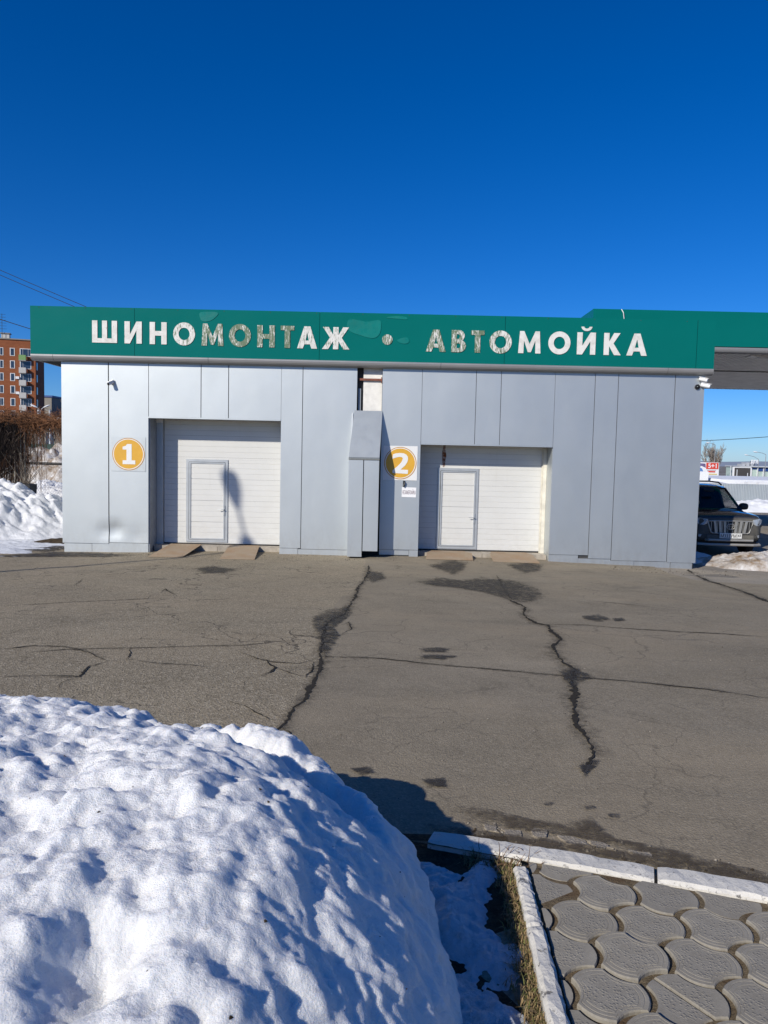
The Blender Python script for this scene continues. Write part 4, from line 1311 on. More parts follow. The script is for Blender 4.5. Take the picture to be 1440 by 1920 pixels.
# a fold running away to the right with a lower back lobe
fold = -.24 * np.exp(-(((X + .72) * .60 + (Y + 14.66) * .80) / .13) ** 2) * np.clip((X + 1.25) * 2.5, 0, 1) * np.clip((.15 - X) * 3, 0, 1)
back = .15 * np.exp(-(((X + .40) / .40) ** 2 + ((Y + 14.34) / .25) ** 2))
n1 = perlin(X * 6.2 + .3 * perlin(X * 3, Y * 3, 5), Y * 5.2, 12)
cups = (np.sqrt(n1 * n1 + .03) - .38) * .058                               # melted hollows with sharp rims
med = perlin(X * 14, Y * 12, 14) * .010 + np.abs(perlin(X * 9, Y * 9, 15)) * .018 + np.abs(perlin(X * 21, Y * 21, 19)) * .011 - .009
fine = perlin(X * 30, Y * 30, 16) * .0048 + perlin(X * 62, Y * 62, 17) * .0034 + perlin(X * 100, Y * 100, 18) * .0024
dent = -.11 * np.exp(-(((X + .60) / .10) ** 2 + ((Y + 16.42) / .16) ** 2))
Z = gz(X, Y) + H + env * (lump + fold + back + cups + med + fine + dent)
# break up the steep flanks sideways as well
steep = np.clip((S - .62) * 3, 0, 1) * np.clip((1.02 - S) * 20, 0, 1)
rx_, ry_ = (X + 1.3) / np.maximum(np.hypot(X + 1.3, Y + 15.45), .1), (Y + 15.45) / np.maximum(np.hypot(X + 1.3, Y + 15.45), .1)
tang = np.arctan2(Y + 15.45, X + 1.3) * 1.6
side = steep * (.035 * perlin(tang * 5, Z * 5, 41) + .022 * perlin(tang * 11, Z * 10, 42) + .012 * perlin(tang * 24, Z * 22, 43) + .006 * perlin(tang * 50, Z * 46, 44))
X = X + rx_ * side; Y = Y + ry_ * side
snowpile = link('snow_pile', grid_mesh('snow_pile', X, Y, Z, m_snow, keep=H > -.04, off=(-1.3, -15.4, .5)), None, (-1.3, -15.4, .5))
setp(snowpile, 'big melting white snow pile filling the left foreground', 'snow pile')

# specks of grit frozen into the pile
rg = np.random.default_rng(4); flat = np.argwhere((S < .93) & (Y > -17))
pick = flat[rg.choice(len(flat), 260, replace=False)]
mb = MB(); r = random.Random(2)
for a_, b_ in pick:
    x, y, z = X[a_, b_], Y[a_, b_], Z[a_, b_]; q = r.choice((.002, .003, .004, .007))
    mb.add([(x - q, y, z - q * .3), (x, y - q, z - q * .3), (x + q, y, z - q * .3), (x, y + q, z - q * .3), (x, y, z + q * .5)], [(0, 1, 4), (1, 2, 4), (2, 3, 4), (3, 0, 4)])
o = mb.build('grit_specks', m_soil, snowpile, recalc=False); o['kind'] = 'stuff'

# trampled icy snow between the pile and the narrow kerb
X, Y = np.meshgrid(np.linspace(-.1, .62, 190), np.linspace(-16.6, -14.40, 420))
edge = np.minimum(np.clip((.545 + .035 * np.sin(Y * 6) + .05 * (Y + 15) * .5 - X) / .10, -1, 1), np.clip((-14.53 - Y - .10 * perlin(X * 4, Y * 0, 3)) / .10, -1, 1))
h = -.012 + .036 * edge + .030 * fbm(X * 5, Y * 5, 4, 51) + .012 * np.abs(perlin(X * 16, Y * 16, 52)) + .004 * perlin(X * 50, Y * 50, 53) - .06 * np.clip(fbm(X * 3.1 + 7, Y * 2.3, 2, 55) - .28, 0, 1)
Z = gz(X, Y) + .006 + h
ice = link('trampled_snow', grid_mesh('trampled_snow', X, Y, Z, m_snow_thin, keep=h > -.01, off=(.3, -15.4, .47)), None, (.3, -15.4, .47))
setp(ice, 'thin trampled snow crust in the shade right of the snow pile', 'snow', kind='stuff')

# dead grass
def grass(name, spots, label, mats, seed, hmin, hmax):
    r = random.Random(seed); mb = MB()
    for (x, y, n_, spread, lean) in spots:
        for _ in range(n_):
            px, py = x + r.gauss(0, spread), y + r.gauss(0, spread)
            z = surf(px, py, -.003); h = r.uniform(hmin, hmax)
            a = r.uniform(0, 6.283); w = r.uniform(.0012, .0026)
            dx, dy = math.cos(a) * h * r.uniform(.2, 1.0) + lean[0] * h, math.sin(a) * h * r.uniform(.2, 1.0) + lean[1] * h
            sx, sy = -math.sin(a) * w, math.cos(a) * w
            v = [(px - sx, py - sy, z), (px + sx, py + sy, z), (px + dx * .45 + sx * .8, py + dy * .45 + sy * .8, z + h * .6), (px + dx * .45 - sx * .8, py + dy * .45 - sy * .8, z + h * .6), (px + dx, py + dy, z + h * r.uniform(.35, .85))]
            mb.add(v, [(0, 1, 2, 3), (3, 2, 4)], 0 if r.random() < .72 else 1)
    o = mb.build(name, mats, None, (spots[0][0], spots[0][1], gzf(spots[0][0], spots[0][1])), recalc=False)
    setp(o, label, 'grass', kind='stuff')
sp = []
r = random.Random(3)
for k in range(260):
    y = -14.66 - r.random() * 1.7
    x = .610 + .055 * (y + 14.71) - abs(r.gauss(0, .028)) - .004
    sp.append((x, y, 15, .014, (0, 0)))
for k in range(36):
    sp.append((r.uniform(.42, .66), -14.53 + r.gauss(0, .035) - .12 * r.random(), 12, .02, (0, 0)))
grass('dead_grass', sp, 'dead tan and olive grass along the narrow white kerb', [m_grass_a, m_grass_b], 1, .018, .075)
sp = []
for k in range(70):
    x = r.uniform(.72, 2.0); y = kerb_back(x) - .155 - abs(r.gauss(0, .018))
    sp.append((x, y, 14, .014, (0, 0)))
for k in range(160):
    sp.append((r.uniform(.70, 1.9), r.uniform(-15.7, -14.75), 5, .010, (0, 0)))
for k in range(50):
    y = -14.75 - r.random() * 1.4
    sp.append((.70 + .055 * (y + 14.71) + abs(r.gauss(0, .02)), y, 7, .012, (0, 0)))
grass('joint_litter', sp, 'brown grass litter in the joints along the tiles and kerb', [m_grass_a, m_twig], 2, .008, .028)
r = random.Random(9); mb = MB()
for k in range(60):
    x, y = r.uniform(.46, .74), -14.60 + r.gauss(0, .045)
    p = Vector((x, y, surf(x, y))); pts = [p]
    d = Vector((r.uniform(-1, 1), r.uniform(-1, .6), r.uniform(.3, 1.2))).normalized()
    for i in range(4):
        d = (d + Vector((r.uniform(-.4, .4), r.uniform(-.4, .4), r.uniform(-.45, .15)))).normalized(); pts.append(pts[-1] + d * r.uniform(.015, .035))
    mb.tube(pts, [.0026, .0022, .0018, .0014, .0010], 4)
o = mb.build('dry_weed', m_twig, None, (.58, -14.6, gzf(.58, -14.6)))
setp(o, 'tangle of dry brown weed stems at the kerb corner', 'weed')
# ================================================================== SNOW HEAPS
def heap(name, cx, cy, rx, ry, hgt, label, mat, seed, n=150, rot=0.0, rough=1.0, e=2.0, cat='snow heap', kind=None, group=None, pw=.9):
    ca, sa = math.cos(rot), math.sin(rot)
    U, V = np.meshgrid(np.linspace(-1.15, 1.15, n), np.linspace(-1.15, 1.15, n))
    X = cx + ca * U * rx - sa * V * ry; Y = cy + sa * U * rx + ca * V * ry
    s = np.hypot(U, V) + .12 * perlin(U * 2.1 + seed, V * 2.1, seed)
    Hh = hgt * np.where(s < 1, (1 - np.clip(s, 0, 1) ** e) ** pw, -(s - 1) * 1.5)
    env = np.clip((1.05 - s) * 3, 0, 1)
    nz_ = fbm(X * 1.1, Y * 1.1, 3, seed + 2) * .16 * hgt + np.abs(perlin(X * 3.2, Y * 3.2, seed + 5)) * .10 * min(hgt, 1) + (perlin(X * 7, Y * 7, seed + 7) * .05 + np.abs(perlin(X * 13, Y * 13, seed + 9)) * .05) * min(1, hgt * 1.3)
    Z = gz(X, Y) + Hh + env * nz_ * rough
    c = (cx, cy, gzf(cx, cy))
    o = link(name, grid_mesh(name, X, Y, Z, mat, keep=Hh > -.08 * max(hgt, .3), off=c), None, c)
    return setp(o, label, cat, group, kind)
heap('snow_bank', -12.9, 4.4, 4.9, 3.3, 1.62, 'tall rough snow bank left of the building below the vine', m_snow_bank, 61, 260, rot=-.10, e=1.5)
heap('snow_bank', -9.9, 8.2, 3.4, 2.4, .55, 'low snow bank beside the building behind the tall bank', m_snow_bank, 71, 160, e=1.6)
heap('snow_heap', 9.95, .50, 2.25, .95, .37, 'dirty brown snow heap in front of the dark car', m_snow_dirty, 81, 200, rot=-.28, e=1.7)
heap('shaded_snow', 8.1, 2.1, .55, 1.3, .16, 'small strip of shaded snow against the right corner of the building', m_snow_bank, 91, 60, e=2)
X, Y = np.meshgrid(np.linspace(-13.5, -7.62, 300), np.linspace(-1.6, 3.2, 260))
edge = np.minimum(np.clip((Y + .55 + .35 * perlin(X * .9, X * 0, 63) + .10 * (X + 9)) / .6, -1, 1), np.clip((-7.9 - X + .5 * perlin(Y * 1.1, Y * 0 + 4, 64)) / .7, -1, 1))
h = .030 * edge + .034 * fbm(X * 1.3, Y * 2.6, 4, 65) + .012 * np.abs(perlin(X * 6, Y * 9, 66)) - .016
o = link('icy_crust', grid_mesh('icy_crust', X, Y, gz(X, Y) + .012 + h, m_snow_thin, keep=h > -.012, off=(-10, .5, -.15)), None, (-10, .5, -.15))
setp(o, 'thin icy snow crust spread on the asphalt left of the building', 'ice', kind='stuff')
heap('soil_patch', -8.35, 1.9, .75, .55, .10, 'patch of brown soil at the foot of the snow bank', m_soil, 97, 60, e=2)
heap('snow_mound', -17.1, 21, 1.8, 1.6, 1.15, 'white snow mound behind the chain link fence', m_snow_bank, 101, 90, e=1.5)
heap('snow_mound', -23.5, 37, 7.5, 4.0, 3.3, 'grey dirty snow mound far behind the fence', m_snow_dirty, 103, 90, e=1.6)
heap('snow_mound', -13.2, 14, 3.4, 1.6, .95, 'long low snow ridge just behind the chain link fence', m_snow_bank, 105, 90, e=1.6)
heap('snow_mound', 28.5, 39.2, 6, 2.0, .85, 'snow ridge along the foot of the corrugated fence', m_snow_field, 107, 80, e=1.5)

# ================================================================== VINE AND FENCE AT THE LEFT
FYL = 8.0
FN = thing('chain_link_fence', 'chain link fence with dark top and middle rails behind the snow bank', 'fence', (-11, FYL, 0))
for x in (-12.38, -9.2):
    MB().tube([(x, FYL, -.2), (x, FYL, 3.45)], .05, 8).build('fence_post', m_rail_dark if x > -10 else m_post, FN)
MB().tube([(-12.4, FYL - .02, 1.80), (-6.5, FYL - .02, 1.78)], .045, 8).build('rail', m_rail_dark, FN)
MB().tube([(-12.4, FYL - .02, 3.24), (-6.5, FYL - .02, 3.22)], .022, 6).build('rail', m_rail_dark, FN)
MB().tube([(-17, FYL - .02, 1.92), (-12.4, FYL - .02, 1.90)], .045, 8).build('rail', m_rail_dark, FN)
mb = MB()
for k in range(70):
    a = -12.4 + k * .09
    for s in (1, -1):
        p, q = (a, FYL, .3), (a + s * 1.0, FYL, 1.76)
        mb.tube([p, q], .0035, 3, caps=False)
mb.build('mesh_wire', m_wiregrey, FN)
for x in (-12.15, -12.28, -12.48):
    o = MB().tube([(x, FYL - .12, -.2), (x + .03, FYL - .12, 1.6), (x + .02, FYL - .10, 3.3)], .032, 8).build('wooden_pole', m_post, None, (x, FYL - .12, -.15))
    setp(o, {-12.15: 'weathered wooden pole on the right of three at the edge of the vine', -12.28: 'weathered wooden pole between two others at the edge of the vine', -12.48: 'weathered wooden pole on the left of three at the edge of the vine'}[x], 'pole', 'poles holding up the vine')
bxo = thing('black_planter', 'black box planter with a bare sapling by the fence', 'planter', (-11.98, 7.6, .3))
MB().hexa([(-12.15, 7.35, .0), (-11.76, 7.35, .0), (-11.76, 7.8, .0), (-12.15, 7.8, .0)], [(-12.22, 7.3, 1.16), (-11.70, 7.3, 1.10), (-11.70, 7.85, 1.10), (-12.22, 7.85, 1.16)]).build('box', m_carblack, bxo)
r = random.Random(21); mb = MB()
for k in range(14):
    p = Vector((-11.95 + r.uniform(-.1, .1), 7.6, 1.1)); pts = [p]; d = Vector((r.uniform(-.5, .9), 0, 1)).normalized()
    for i in range(5):
        d = (d + Vector((r.uniform(-.3, .3), r.uniform(-.2, .2), .05))).normalized(); pts.append(pts[-1] + d * .26)
    mb.tube(pts, [.014, .012, .009, .006, .004, .003], 4)
mb.build('sapling', m_bark, bxo)

VN = thing('climbing_vine', 'leafless brown climbing vine hanging over the fence at the left', 'vine', (-14, FYL, 0))
def strands(n, fn, mat, name, rad, seed, kind='stuff'):
    r = random.Random(seed); mb = MB()
    for k in range(n):
        pts = fn(r)
        mb.tube(pts, [rad * (1 - .6 * i / (len(pts) - 1)) for i in range(len(pts))], 3, caps=False)
    o = mb.build(name, mat, VN, recalc=False); o['kind'] = kind
def hang(r):
    x = r.uniform(-17.5, -12.15); y = FYL + r.gauss(0, .22); z = r.uniform(2.6, 3.45)
    pts = [Vector((x, y, z))]; L = r.uniform(.5, 2.2)
    for i in range(6):
        pts.append(pts[-1] + Vector((r.gauss(0, .07), r.gauss(0, .05), -L / 6)))
    return pts
def crest(r):
    x = r.uniform(-17.5, -10.4) if r.random() < .8 else r.uniform(-13.5, -10.6); y = FYL + r.gauss(0, .30)
    z = 3.28 + r.gauss(0, .11) - (.10 * max(0, x + 12.2))
    pts = [Vector((x, y, z))]; a = r.uniform(0, 6.28)
    d = Vector((math.cos(a), math.sin(a) * .6, r.uniform(-.2, .8))).normalized()
    for i in range(5):
        d = (d + Vector((r.uniform(-.5, .5), r.uniform(-.5, .5), r.uniform(-.42, .22)))).normalized(); pts.append(pts[-1] + d * r.uniform(.05, .13))
    return pts
def rightfall(r):
    x = r.uniform(-12.2, -10.6); y = FYL + r.gauss(0, .2); z = 3.25 - .1 * (x + 12.2)
    pts = [Vector((x, y, z))]; L = max(.15, r.gauss(.5, .4)) * (1.9 if x < -11.6 else .75)
    for i in range(5): pts.append(pts[-1] + Vector((r.gauss(0, .08), r.gauss(0, .05), -L / 5)))
    return pts
def low(r):
    x = r.uniform(-17.5, -12.2); y = FYL + r.gauss(0, .2); z = r.uniform(1.7, 2.2)
    pts = [Vector((x, y, z))]
    for i in range(5): pts.append(pts[-1] + Vector((r.gauss(0, .06), r.gauss(0, .05), -.30)))
    return pts
strands(3600, hang, m_vine_d, 'hanging_shoots', .0085, 1)
strands(3000, crest, m_vine_r, 'crest_shoots', .0080, 2)
strands(420, rightfall, m_vine_r, 'side_shoots', .0075, 3)
strands(650, low, m_vine_r, 'low_shoots', .009, 4)
mb = MB(); r = random.Random(6)
for k in range(22):
    x = r.uniform(-17, -12.3)
    mb.tube([(x, FYL, -.1), (x + r.uniform(-.1, .1), FYL + .05, 1.2), (x + r.uniform(-.2, .2), FYL, 2.4), (x + r.uniform(-.3, .3), FYL, 3.2)], [.03, .026, .02, .012], 5)
mb.build('stems', m_vine_d, VN)

# far yard behind the fence, left
SH = thing('yard_shed', 'long brown low shed with flat roof far behind the fence', 'shed', (-36, 70, -1.6))
MB().box(-48, -28.5, 70, 78, -2, 5.6).build('wall', m_brown_wall, SH)
MB().box(-48.3, -28.2, 69.7, 78.3, 5.6, 5.85).build('roof', m_snow_field, SH)
for x in (-38.3, -35.6, -32.9, -30.5):
    w_ = MB().box(x - .55, x + .55, 69.93, 69.99, 2.6, 4.2).build('window', m_post, SH)
    MB().box(x - .46, x + .46, 69.90, 69.925, 2.7, 4.1).build('pane', m_glass_dark, w_)
GF = MB().box(-48, -26, 56, 56.1, -1.6, 2.75).build('green_fence', m_green_fence, None, (-37, 56, -1.4)); setp(GF, 'dark green solid fence in front of the brown shed', 'fence')
for x, lab in ((-35.1, 'pale thin mast nearer the vine in front of the brown shed'), (-33.95, 'pale thin mast nearer the building in front of the brown shed')):
    o = MB().tube([(x, 60, -1.6), (x, 60, 6.2)], .10, 8).build('mast', m_pale_metal, None, (x, 60, -1.4)); setp(o, lab, 'mast')
def street_lamp(x, y, zb, zt, arms, label, group, rad=.08):
    t = thing('street_lamp', label, 'street lamp', (x, y, zb), group)
    MB().tube([(x, y, zb), (x, y, zt)], [rad, rad * .6], 10).build('pole', m_lamp_metal, t)
    for (dx, dy, dz) in arms:
        e = Vector((x + dx, y + dy, zt + dz))
        MB().tube([(x, y, zt), (x + dx * .45, y + dy * .45, zt + dz * .65), e], rad * .5, 8).build('arm', m_lamp_metal, t)
        d = Vector((dx, dy, dz * .3)).normalized()
        s = d.cross(Vector((0, 0, 1))).normalized()
        b = e + d * .7
        mb = MB()
        prof = [(0, .05, .05), (.2, .14, .09), (.45, .17, .10), (.7, .10, .05)]
        v = []; nn = 8
        for (q, ww, hh) in prof:
            for k in range(nn):
                an = 2 * math.pi * k / nn
                p = e + d * q + s * math.cos(an) * ww + Vector((0, 0, 1)) * math.sin(an) * hh
                v.append(p)
        f = [(i * nn + k, i * nn + (k + 1) % nn, (i + 1) * nn + (k + 1) % nn, (i + 1) * nn + k) for i in range(len(prof) - 1) for k in range(nn)]
        f += [tuple(range(nn)), tuple(range(3 * nn, 4 * nn))]
        mb.add(v, f).build('lamp_head', m_white_plastic, t)
    return t
street_lamp(-36.7, 64, -1.6, 6.2, [(-.35, 0, .45), (.35, 0, .45)], 'double armed street lamp rising behind the vine', 'street lamps')

# bare trees
def bare_tree(x, y, zb, h, spread, label, mat, seed, n_main=7, group='bare trees in the background', upright=.75):
    r = random.Random(seed)
    t = thing('bare_tree', label, 'tree', (x, y, zb), group)
    tr = MB(); cr = MB()
    base = Vector((x, y, zb))
    tr.tube([base, base + Vector((.05, 0, h * .18)), base + Vector((-.05, 0, h * .36))], [h * .030, h * .024, h * .018], 8)
    tr.build('trunk', mat, t)
    def grow(p, d, L, rad, depth):
        pts = [p]; q = p
        for i in range(3):
            d = (d + Vector((r.gauss(0, .13), r.gauss(0, .13), .10 * upright))).normalized(); q = q + d * L / 3; pts.append(q)
        cr.tube(pts, [rad, rad * .85, rad * .7, rad * .55], 5 if depth < 2 else 3, caps=False)
        if depth >= 4: return
        for k in range(3 if depth else 5):
            i = r.choice((1, 2, 3)); a = r.uniform(0, 6.283); sp_ = r.uniform(.35, .8) * spread
            nd = (d + Vector((math.cos(a), math.sin(a), .15)) * sp_).normalized()
            grow(pts[i], nd, L * r.uniform(.52, .74), max(rad * .58, h * .0026), depth + 1)
    for k in range(n_main):
        a = 6.283 * k / n_main + r.uniform(-.3, .3); s = r.uniform(.15, .55) * spread
        p = base + Vector((0, 0, h * r.uniform(.16, .36)))
        grow(p, Vector((math.cos(a) * s, math.sin(a) * s, 1)).normalized(), h * r.uniform(.26, .36), h * .016, 0)
    o = cr.build('crown', mat, t, recalc=False)
    return t
bare_tree(64.0, 132, -2.8, 9.2, .8, 'bare upright poplar behind the billboard, taller of the two', m_bark_far, 31, 8)
bare_tree(59.6, 134, -2.8, 7.2, .9, 'bare poplar half hidden by the building corner, shorter of the two', m_bark_far, 32, 7)
bare_tree(-82.4, 175, -3, 16.5, .9, 'hazy bare tree between the grey block and the building edge', m_bark_far, 33, 8)
bare_tree(-91.6, 195, -3, 17, .9, 'hazy bare tree beside the grey block, farther left', m_bark_far, 34, 8)

# ================================================================== BRICK BLOCK
BB = thing('brick_apartment_block', 'red brick nine storey apartment block far left with stacked balconies', 'building', (-79.3, 157, -3), local=True)
BB.rotation_euler = (0, 0, math.radians(16))
D_, Hb, Wb = 13.0, 29.4, 34.0
MB().box(-Wb, 0, 0, D_, 0, Hb).build('wall', m_brick, BB)
rf = MB().box(-Wb - .2, .2, -.2, D_ + .2, Hb, Hb + .25).build('roof', m_grey_wall, BB)
MB().box(-7.9, -6.2, 5, 6.5, Hb + .25, Hb + 1.9).build('roof_vent', m_balc_grey, rf)
MB().box(-8.1, -6.0, 4.8, 6.7, Hb + 1.9, Hb + 2.1).build('vent_cap', m_grey_wall, rf)
mb = MB().tube([(-7.6, 4.5, Hb), (-7.6, 4.5, Hb + 6.2)], .05, 5)
for k in range(6): mb.tube([(-8.2 + .05 * k, 4.5, Hb + 2.9 + k * .65), (-6.6 - .05 * k, 4.5, Hb + 2.9 + k * .65)], .03, 4)
mb.build('antenna', m_rail_dark, rf)
def win(x, z, w_, h_, muls):
    f = MB().box(x - w_ / 2 - .12, x + w_ / 2 + .12, -.06, -.01, z - .12, z + h_ + .12).build('window', m_frame_white, BB)
    xs_ = [x - w_ / 2] + muls + [x + w_ / 2]
    for a, b in zip(xs_[:-1], xs_[1:]):
        MB().box(a + .04, b - .04, -.085, -.062, z, z + h_).build('pane', m_glass_dark, f)
FH = 2.78
r = random.Random(4)
for fl in range(9):
    z = Hb - 3.45 - fl * FH
    if z < 1: break
    win(-4.75, z, .75, 1.5, [])
    win(-2.05, z, 2.1, 1.5, [-2.6] if fl % 2 else [-2.6, -1.5])
    win(-7.45, z, 1.5, 1.5, [-7.2])
    bal = MB().box(-3.3, -1.85, -1.05, -.12, z - 1.15, z - 1.03)
    bal = bal.build('balcony', m_balc_grey, BB)
    mt = m_balc_green if fl == 0 else m_balc_grey
    MB().box(-3.3, -1.85, -1.07, -1.03, z - 1.03, z + .10).build('balcony_panel', mt, bal)
    MB().box(-3.3, -3.26, -1.03, -.12, z - 1.03, z + .10).build('balcony_panel', mt, bal)
    MB().box(-1.89, -1.85, -1.03, -.12, z - 1.03, z + .10).build('balcony_panel', mt, bal)
    if fl in (2, 3): MB().box(-4.1, -3.35, -.45, -.02, z - .25 + .6 * (fl == 2), z + .30 + .6 * (fl == 2)).build('air_conditioner', m_white_plastic, BB)
    # side face windows
    f = MB().box(.01, .06, 1.0, 2.6, z - .1, z + 1.6).build('window', m_frame_white, BB)
    MB().box(.062, .085, 1.15, 2.45, z, z + 1.5).build('pane', m_glass_dark, f)
    if fl in (2, 3): MB().box(-1.5, .05, 1.0, 1.3, z - 1.3, z - 1.2)
GB = thing('grey_apartment_block', 'grey block with dark roof edge just right of the brick block', 'building', (-84, 190, -3))
MB().box(-106, -90.9, 192, 204, -3, 16.2).build('wall', m_grey_wall, GB)
MB().box(-106.2, -90.6, 191.8, 204.2, 16.2, 16.7).build('roof', m_blue_band, GB)

# ================================================================== CANOPY
CP = thing('station_canopy', 'green edged filling station canopy with slatted grey soffit behind the building', 'canopy', (14, 13, -.2))
cx0, cx1, cy0, cy1, cz0, cz1 = 6.30, 34.0, 6.0, 19.6, 5.90, 6.96
MB().box(cx0, cx1, cy0, cy0 + .06, cz0, cz1).build('fascia', m_green, CP)
MB().box(cx0, cx0 + .06, cy0 + .062, cy1, cz0, cz1).build('fascia', m_green, CP)
MB().box(cx1 - .06, cx1, cy0 + .062, cy1, cz0, cz1).build('fascia', m_green, CP)
MB().box(cx0 + .062, cx1 - .062, cy1 - .06, cy1, cz0, cz1).build('fascia', m_green, CP)
MB().prism([(p[0] + .11, p[1]) for p in prof], lambda y, z: (cx0, cy0 + y, cz0 - .03 + z * 1.25), lambda y, z: (cx1, cy0 + y, cz0 - .03 + z * 1.25)).build('trim', m_trim, CP)
MB().box(cx0 + .07, cx1 - .07, cy0 + .07, cy1 - .07, 6.25, 6.9).build('deck', m_soffit_dark, CP)
MB().box(cx0, cx1, cy0 + .10, cy0 + .30, 5.80, 5.90).build('edge_gap', m_soffit_dark, CP)
k = 0; x = cx0 + .12
while x < 22.5:
    MB().box(x, x + .145, cy0 + .34, cy1 - .07, 5.905, 5.925).build('soffit_slat', m_soffit, CP)
    x += .20; k += 1
o = MB()
while x < cx1 - .2:
    o.box(x, x + .145, cy0 + .34, cy1 - .07, 5.905, 5.925); x += .20
o = o.build('soffit_slat', m_soffit, CP); o['kind'] = 'stuff'
MB().box(cx0, cx1, 12.2, 12.28, 5.88, 5.90).build('soffit_joint', m_soffit_dark, CP)
for (x, y) in ((12.6, 8.0), (17.3, 15.5), (21.5, 8.0)):
    f = MB().box(x - .55, x + .55, y - .22, y + .22, 5.875, 5.900).build('light_panel', m_soffit, CP)
    MB().box(x - .22, x + .22, y - .10, y + .10, 5.845, 5.874).build('light_diffuser', m_lampfit, f)
for (x, y) in ((29.0, 9.5), (29.0, 16.5), (6.9, 10.5), (6.9, 16.5)):
    MB().box(x - .25, x + .25, y - .25, y + .25, -.6 if x > 8 or y > 9 else 5.2, 5.9).build('column', m_pale_metal, CP)
mb = MB().tube([(7.15, 5.97, 6.955), (7.2, 5.93, 6.85), (7.25, 5.96, 6.6), (7.27, 5.97, 6.5)], .012, 6); mb.build('loose_strip', m_white_plastic, CP)

# ================================================================== RIGHT BACKGROUND
CF = thing('corrugated_fence', 'grey corrugated metal fence behind the dark car', 'fence', (28, 41, -1.1))
n0 = 0
for s in range(11):
    x0_ = 18.0 + s * 1.6; mb = MB(); v = []; f = []
    xs_ = np.arange(0, 1.595, .03)
    for i, q in enumerate(xs_):
        d = .035 if (i // 2) % 2 else 0.0
        v += [(x0_ + q, 41 + d, -1.3), (x0_ + q, 41 + d, .80 - .004 * s)]
    f = [(2 * i, 2 * i + 2, 2 * i + 3, 2 * i + 1) for i in range(len(xs_) - 1)]
    mb.add(v, f).build('fence_sheet', m_corr, CF, recalc=False)
MB().box(18, 35.6, 41.06, 41.10, .2, .28).build('rail', m_pale_metal, CF)
SR = thing('snowy_shed', 'long low shed with a thick snow covered roof behind the fence', 'shed', (33, 46, -1.2))
MB().box(26.4, 42, 45, 49, -1.3, .55).build('wall', m_carblack, SR)
MB().hexa([(26.9, 44.4, .56), (42, 44.4, .56), (42, 49.4, .9), (25.6, 49.4, .9)], [(27.3, 44.5, 1.02), (42, 44.5, 1.00), (42, 49.4, 1.25), (25.9, 49.4, 1.25)]).build('roof_snow', m_snow_field, SR)
SB = thing('snowy_van', 'white box body with snow on top behind the dark car roof', 'box body', (24.6, 45, -1.2))
MB().box(22.0, 26.5, 45, 47.5, -.9, 1.62).build('box', m_white_print, SB)
MB().hexa([(21, 43.2, .62), (26.8, 43.2, .62), (28.6, 44.2, .5), (21, 44.2, .62)], [(21, 43.2, .92), (26.4, 43.2, .92), (28.0, 44.2, .66), (21, 44.2, .95)]).build('snow_cover', m_snow_field, SB)
for i, (x, m_) in enumerate(((29.0, m_white_print), (29.9, m_white_print), (31.0, m_blue_band), (32.2, m_blue_band))):
    o = MB().hexa([(x - .38, 42.6, -1.2), (x + .38, 42.6, -1.2), (x + .38, 43.4, -1.2), (x - .38, 43.4, -1.2)], [(x - .34, 42.7, .92), (x + .34, 42.7, .92), (x + .34, 43.3, .92), (x - .34, 43.3, .92)]).build('barrel_crate', m_, None, (x, 43, -1.15))
    setp(o, ['leftmost white crate showing over the fence', 'white crate beside a blue one over the fence', 'blue crate beside a white one over the fence', 'rightmost blue crate showing over the fence'][i], 'crate', 'crates behind the corrugated fence')

BL = thing('billboard', 'roadside billboard with a red five plus one panel', 'billboard', (49.5, 102, -2.2))
MB().box(46.0, 52.1, 102.05, 102.3, .38, 2.45).build('board', m_pale_metal, BL)
MB().box(46.05, 52.05, 102.0, 102.05, .42, 2.41).build('poster', m_white_print, BL)
MB().box(50.05, 51.95, 101.96, 102.0, 1.42, 2.39).build('red_panel', m_red, BL)
MB().prism([(46.2, 1.3), (48.4, 1.5), (49.3, 1.9), (50.0, 1.6), (49.9, 2.25), (48.4, 2.32), (47, 2.1)], lambda x, z: (x, 101.99, z), lambda x, z: (x, 101.965, z)).build('picture', m_purple_print, BL)
MB().prism([(48.9, .9), (49.6, 1.05), (49.4, 1.5), (48.9, 1.7)], lambda x, z: (x, 101.99, z), lambda x, z: (x, 101.96, z)).build('picture', m_blue_print, BL)
MB().box(50.3, 51.5, 101.97, 101.995, .90, 1.12).build('print_line', m_red, BL)
MB().box(50.5, 51.8, 101.97, 101.995, .56, .70).build('print_line', m_yellow_print, BL)
MB().box(50.2, 51.6, 101.97, 101.995, 1.20, 1.27).build('print_line', m_print_grey, BL)
me = text_mesh('lettering', '5+1', m_white_print, .95, .005, .02); off = WL[BL.as_pointer()]
to_xz(me, lambda x, y, z: (x + 51.0 - off.x, 101.945 - z - off.y, y + 1.92 - off.z)); link('lettering', me, BL)
for x in (47.5, 50.6): MB().box(x - .12, x + .12, 102.1, 102.28, -2.4, .38).build('post', m_rail_dark, BL)

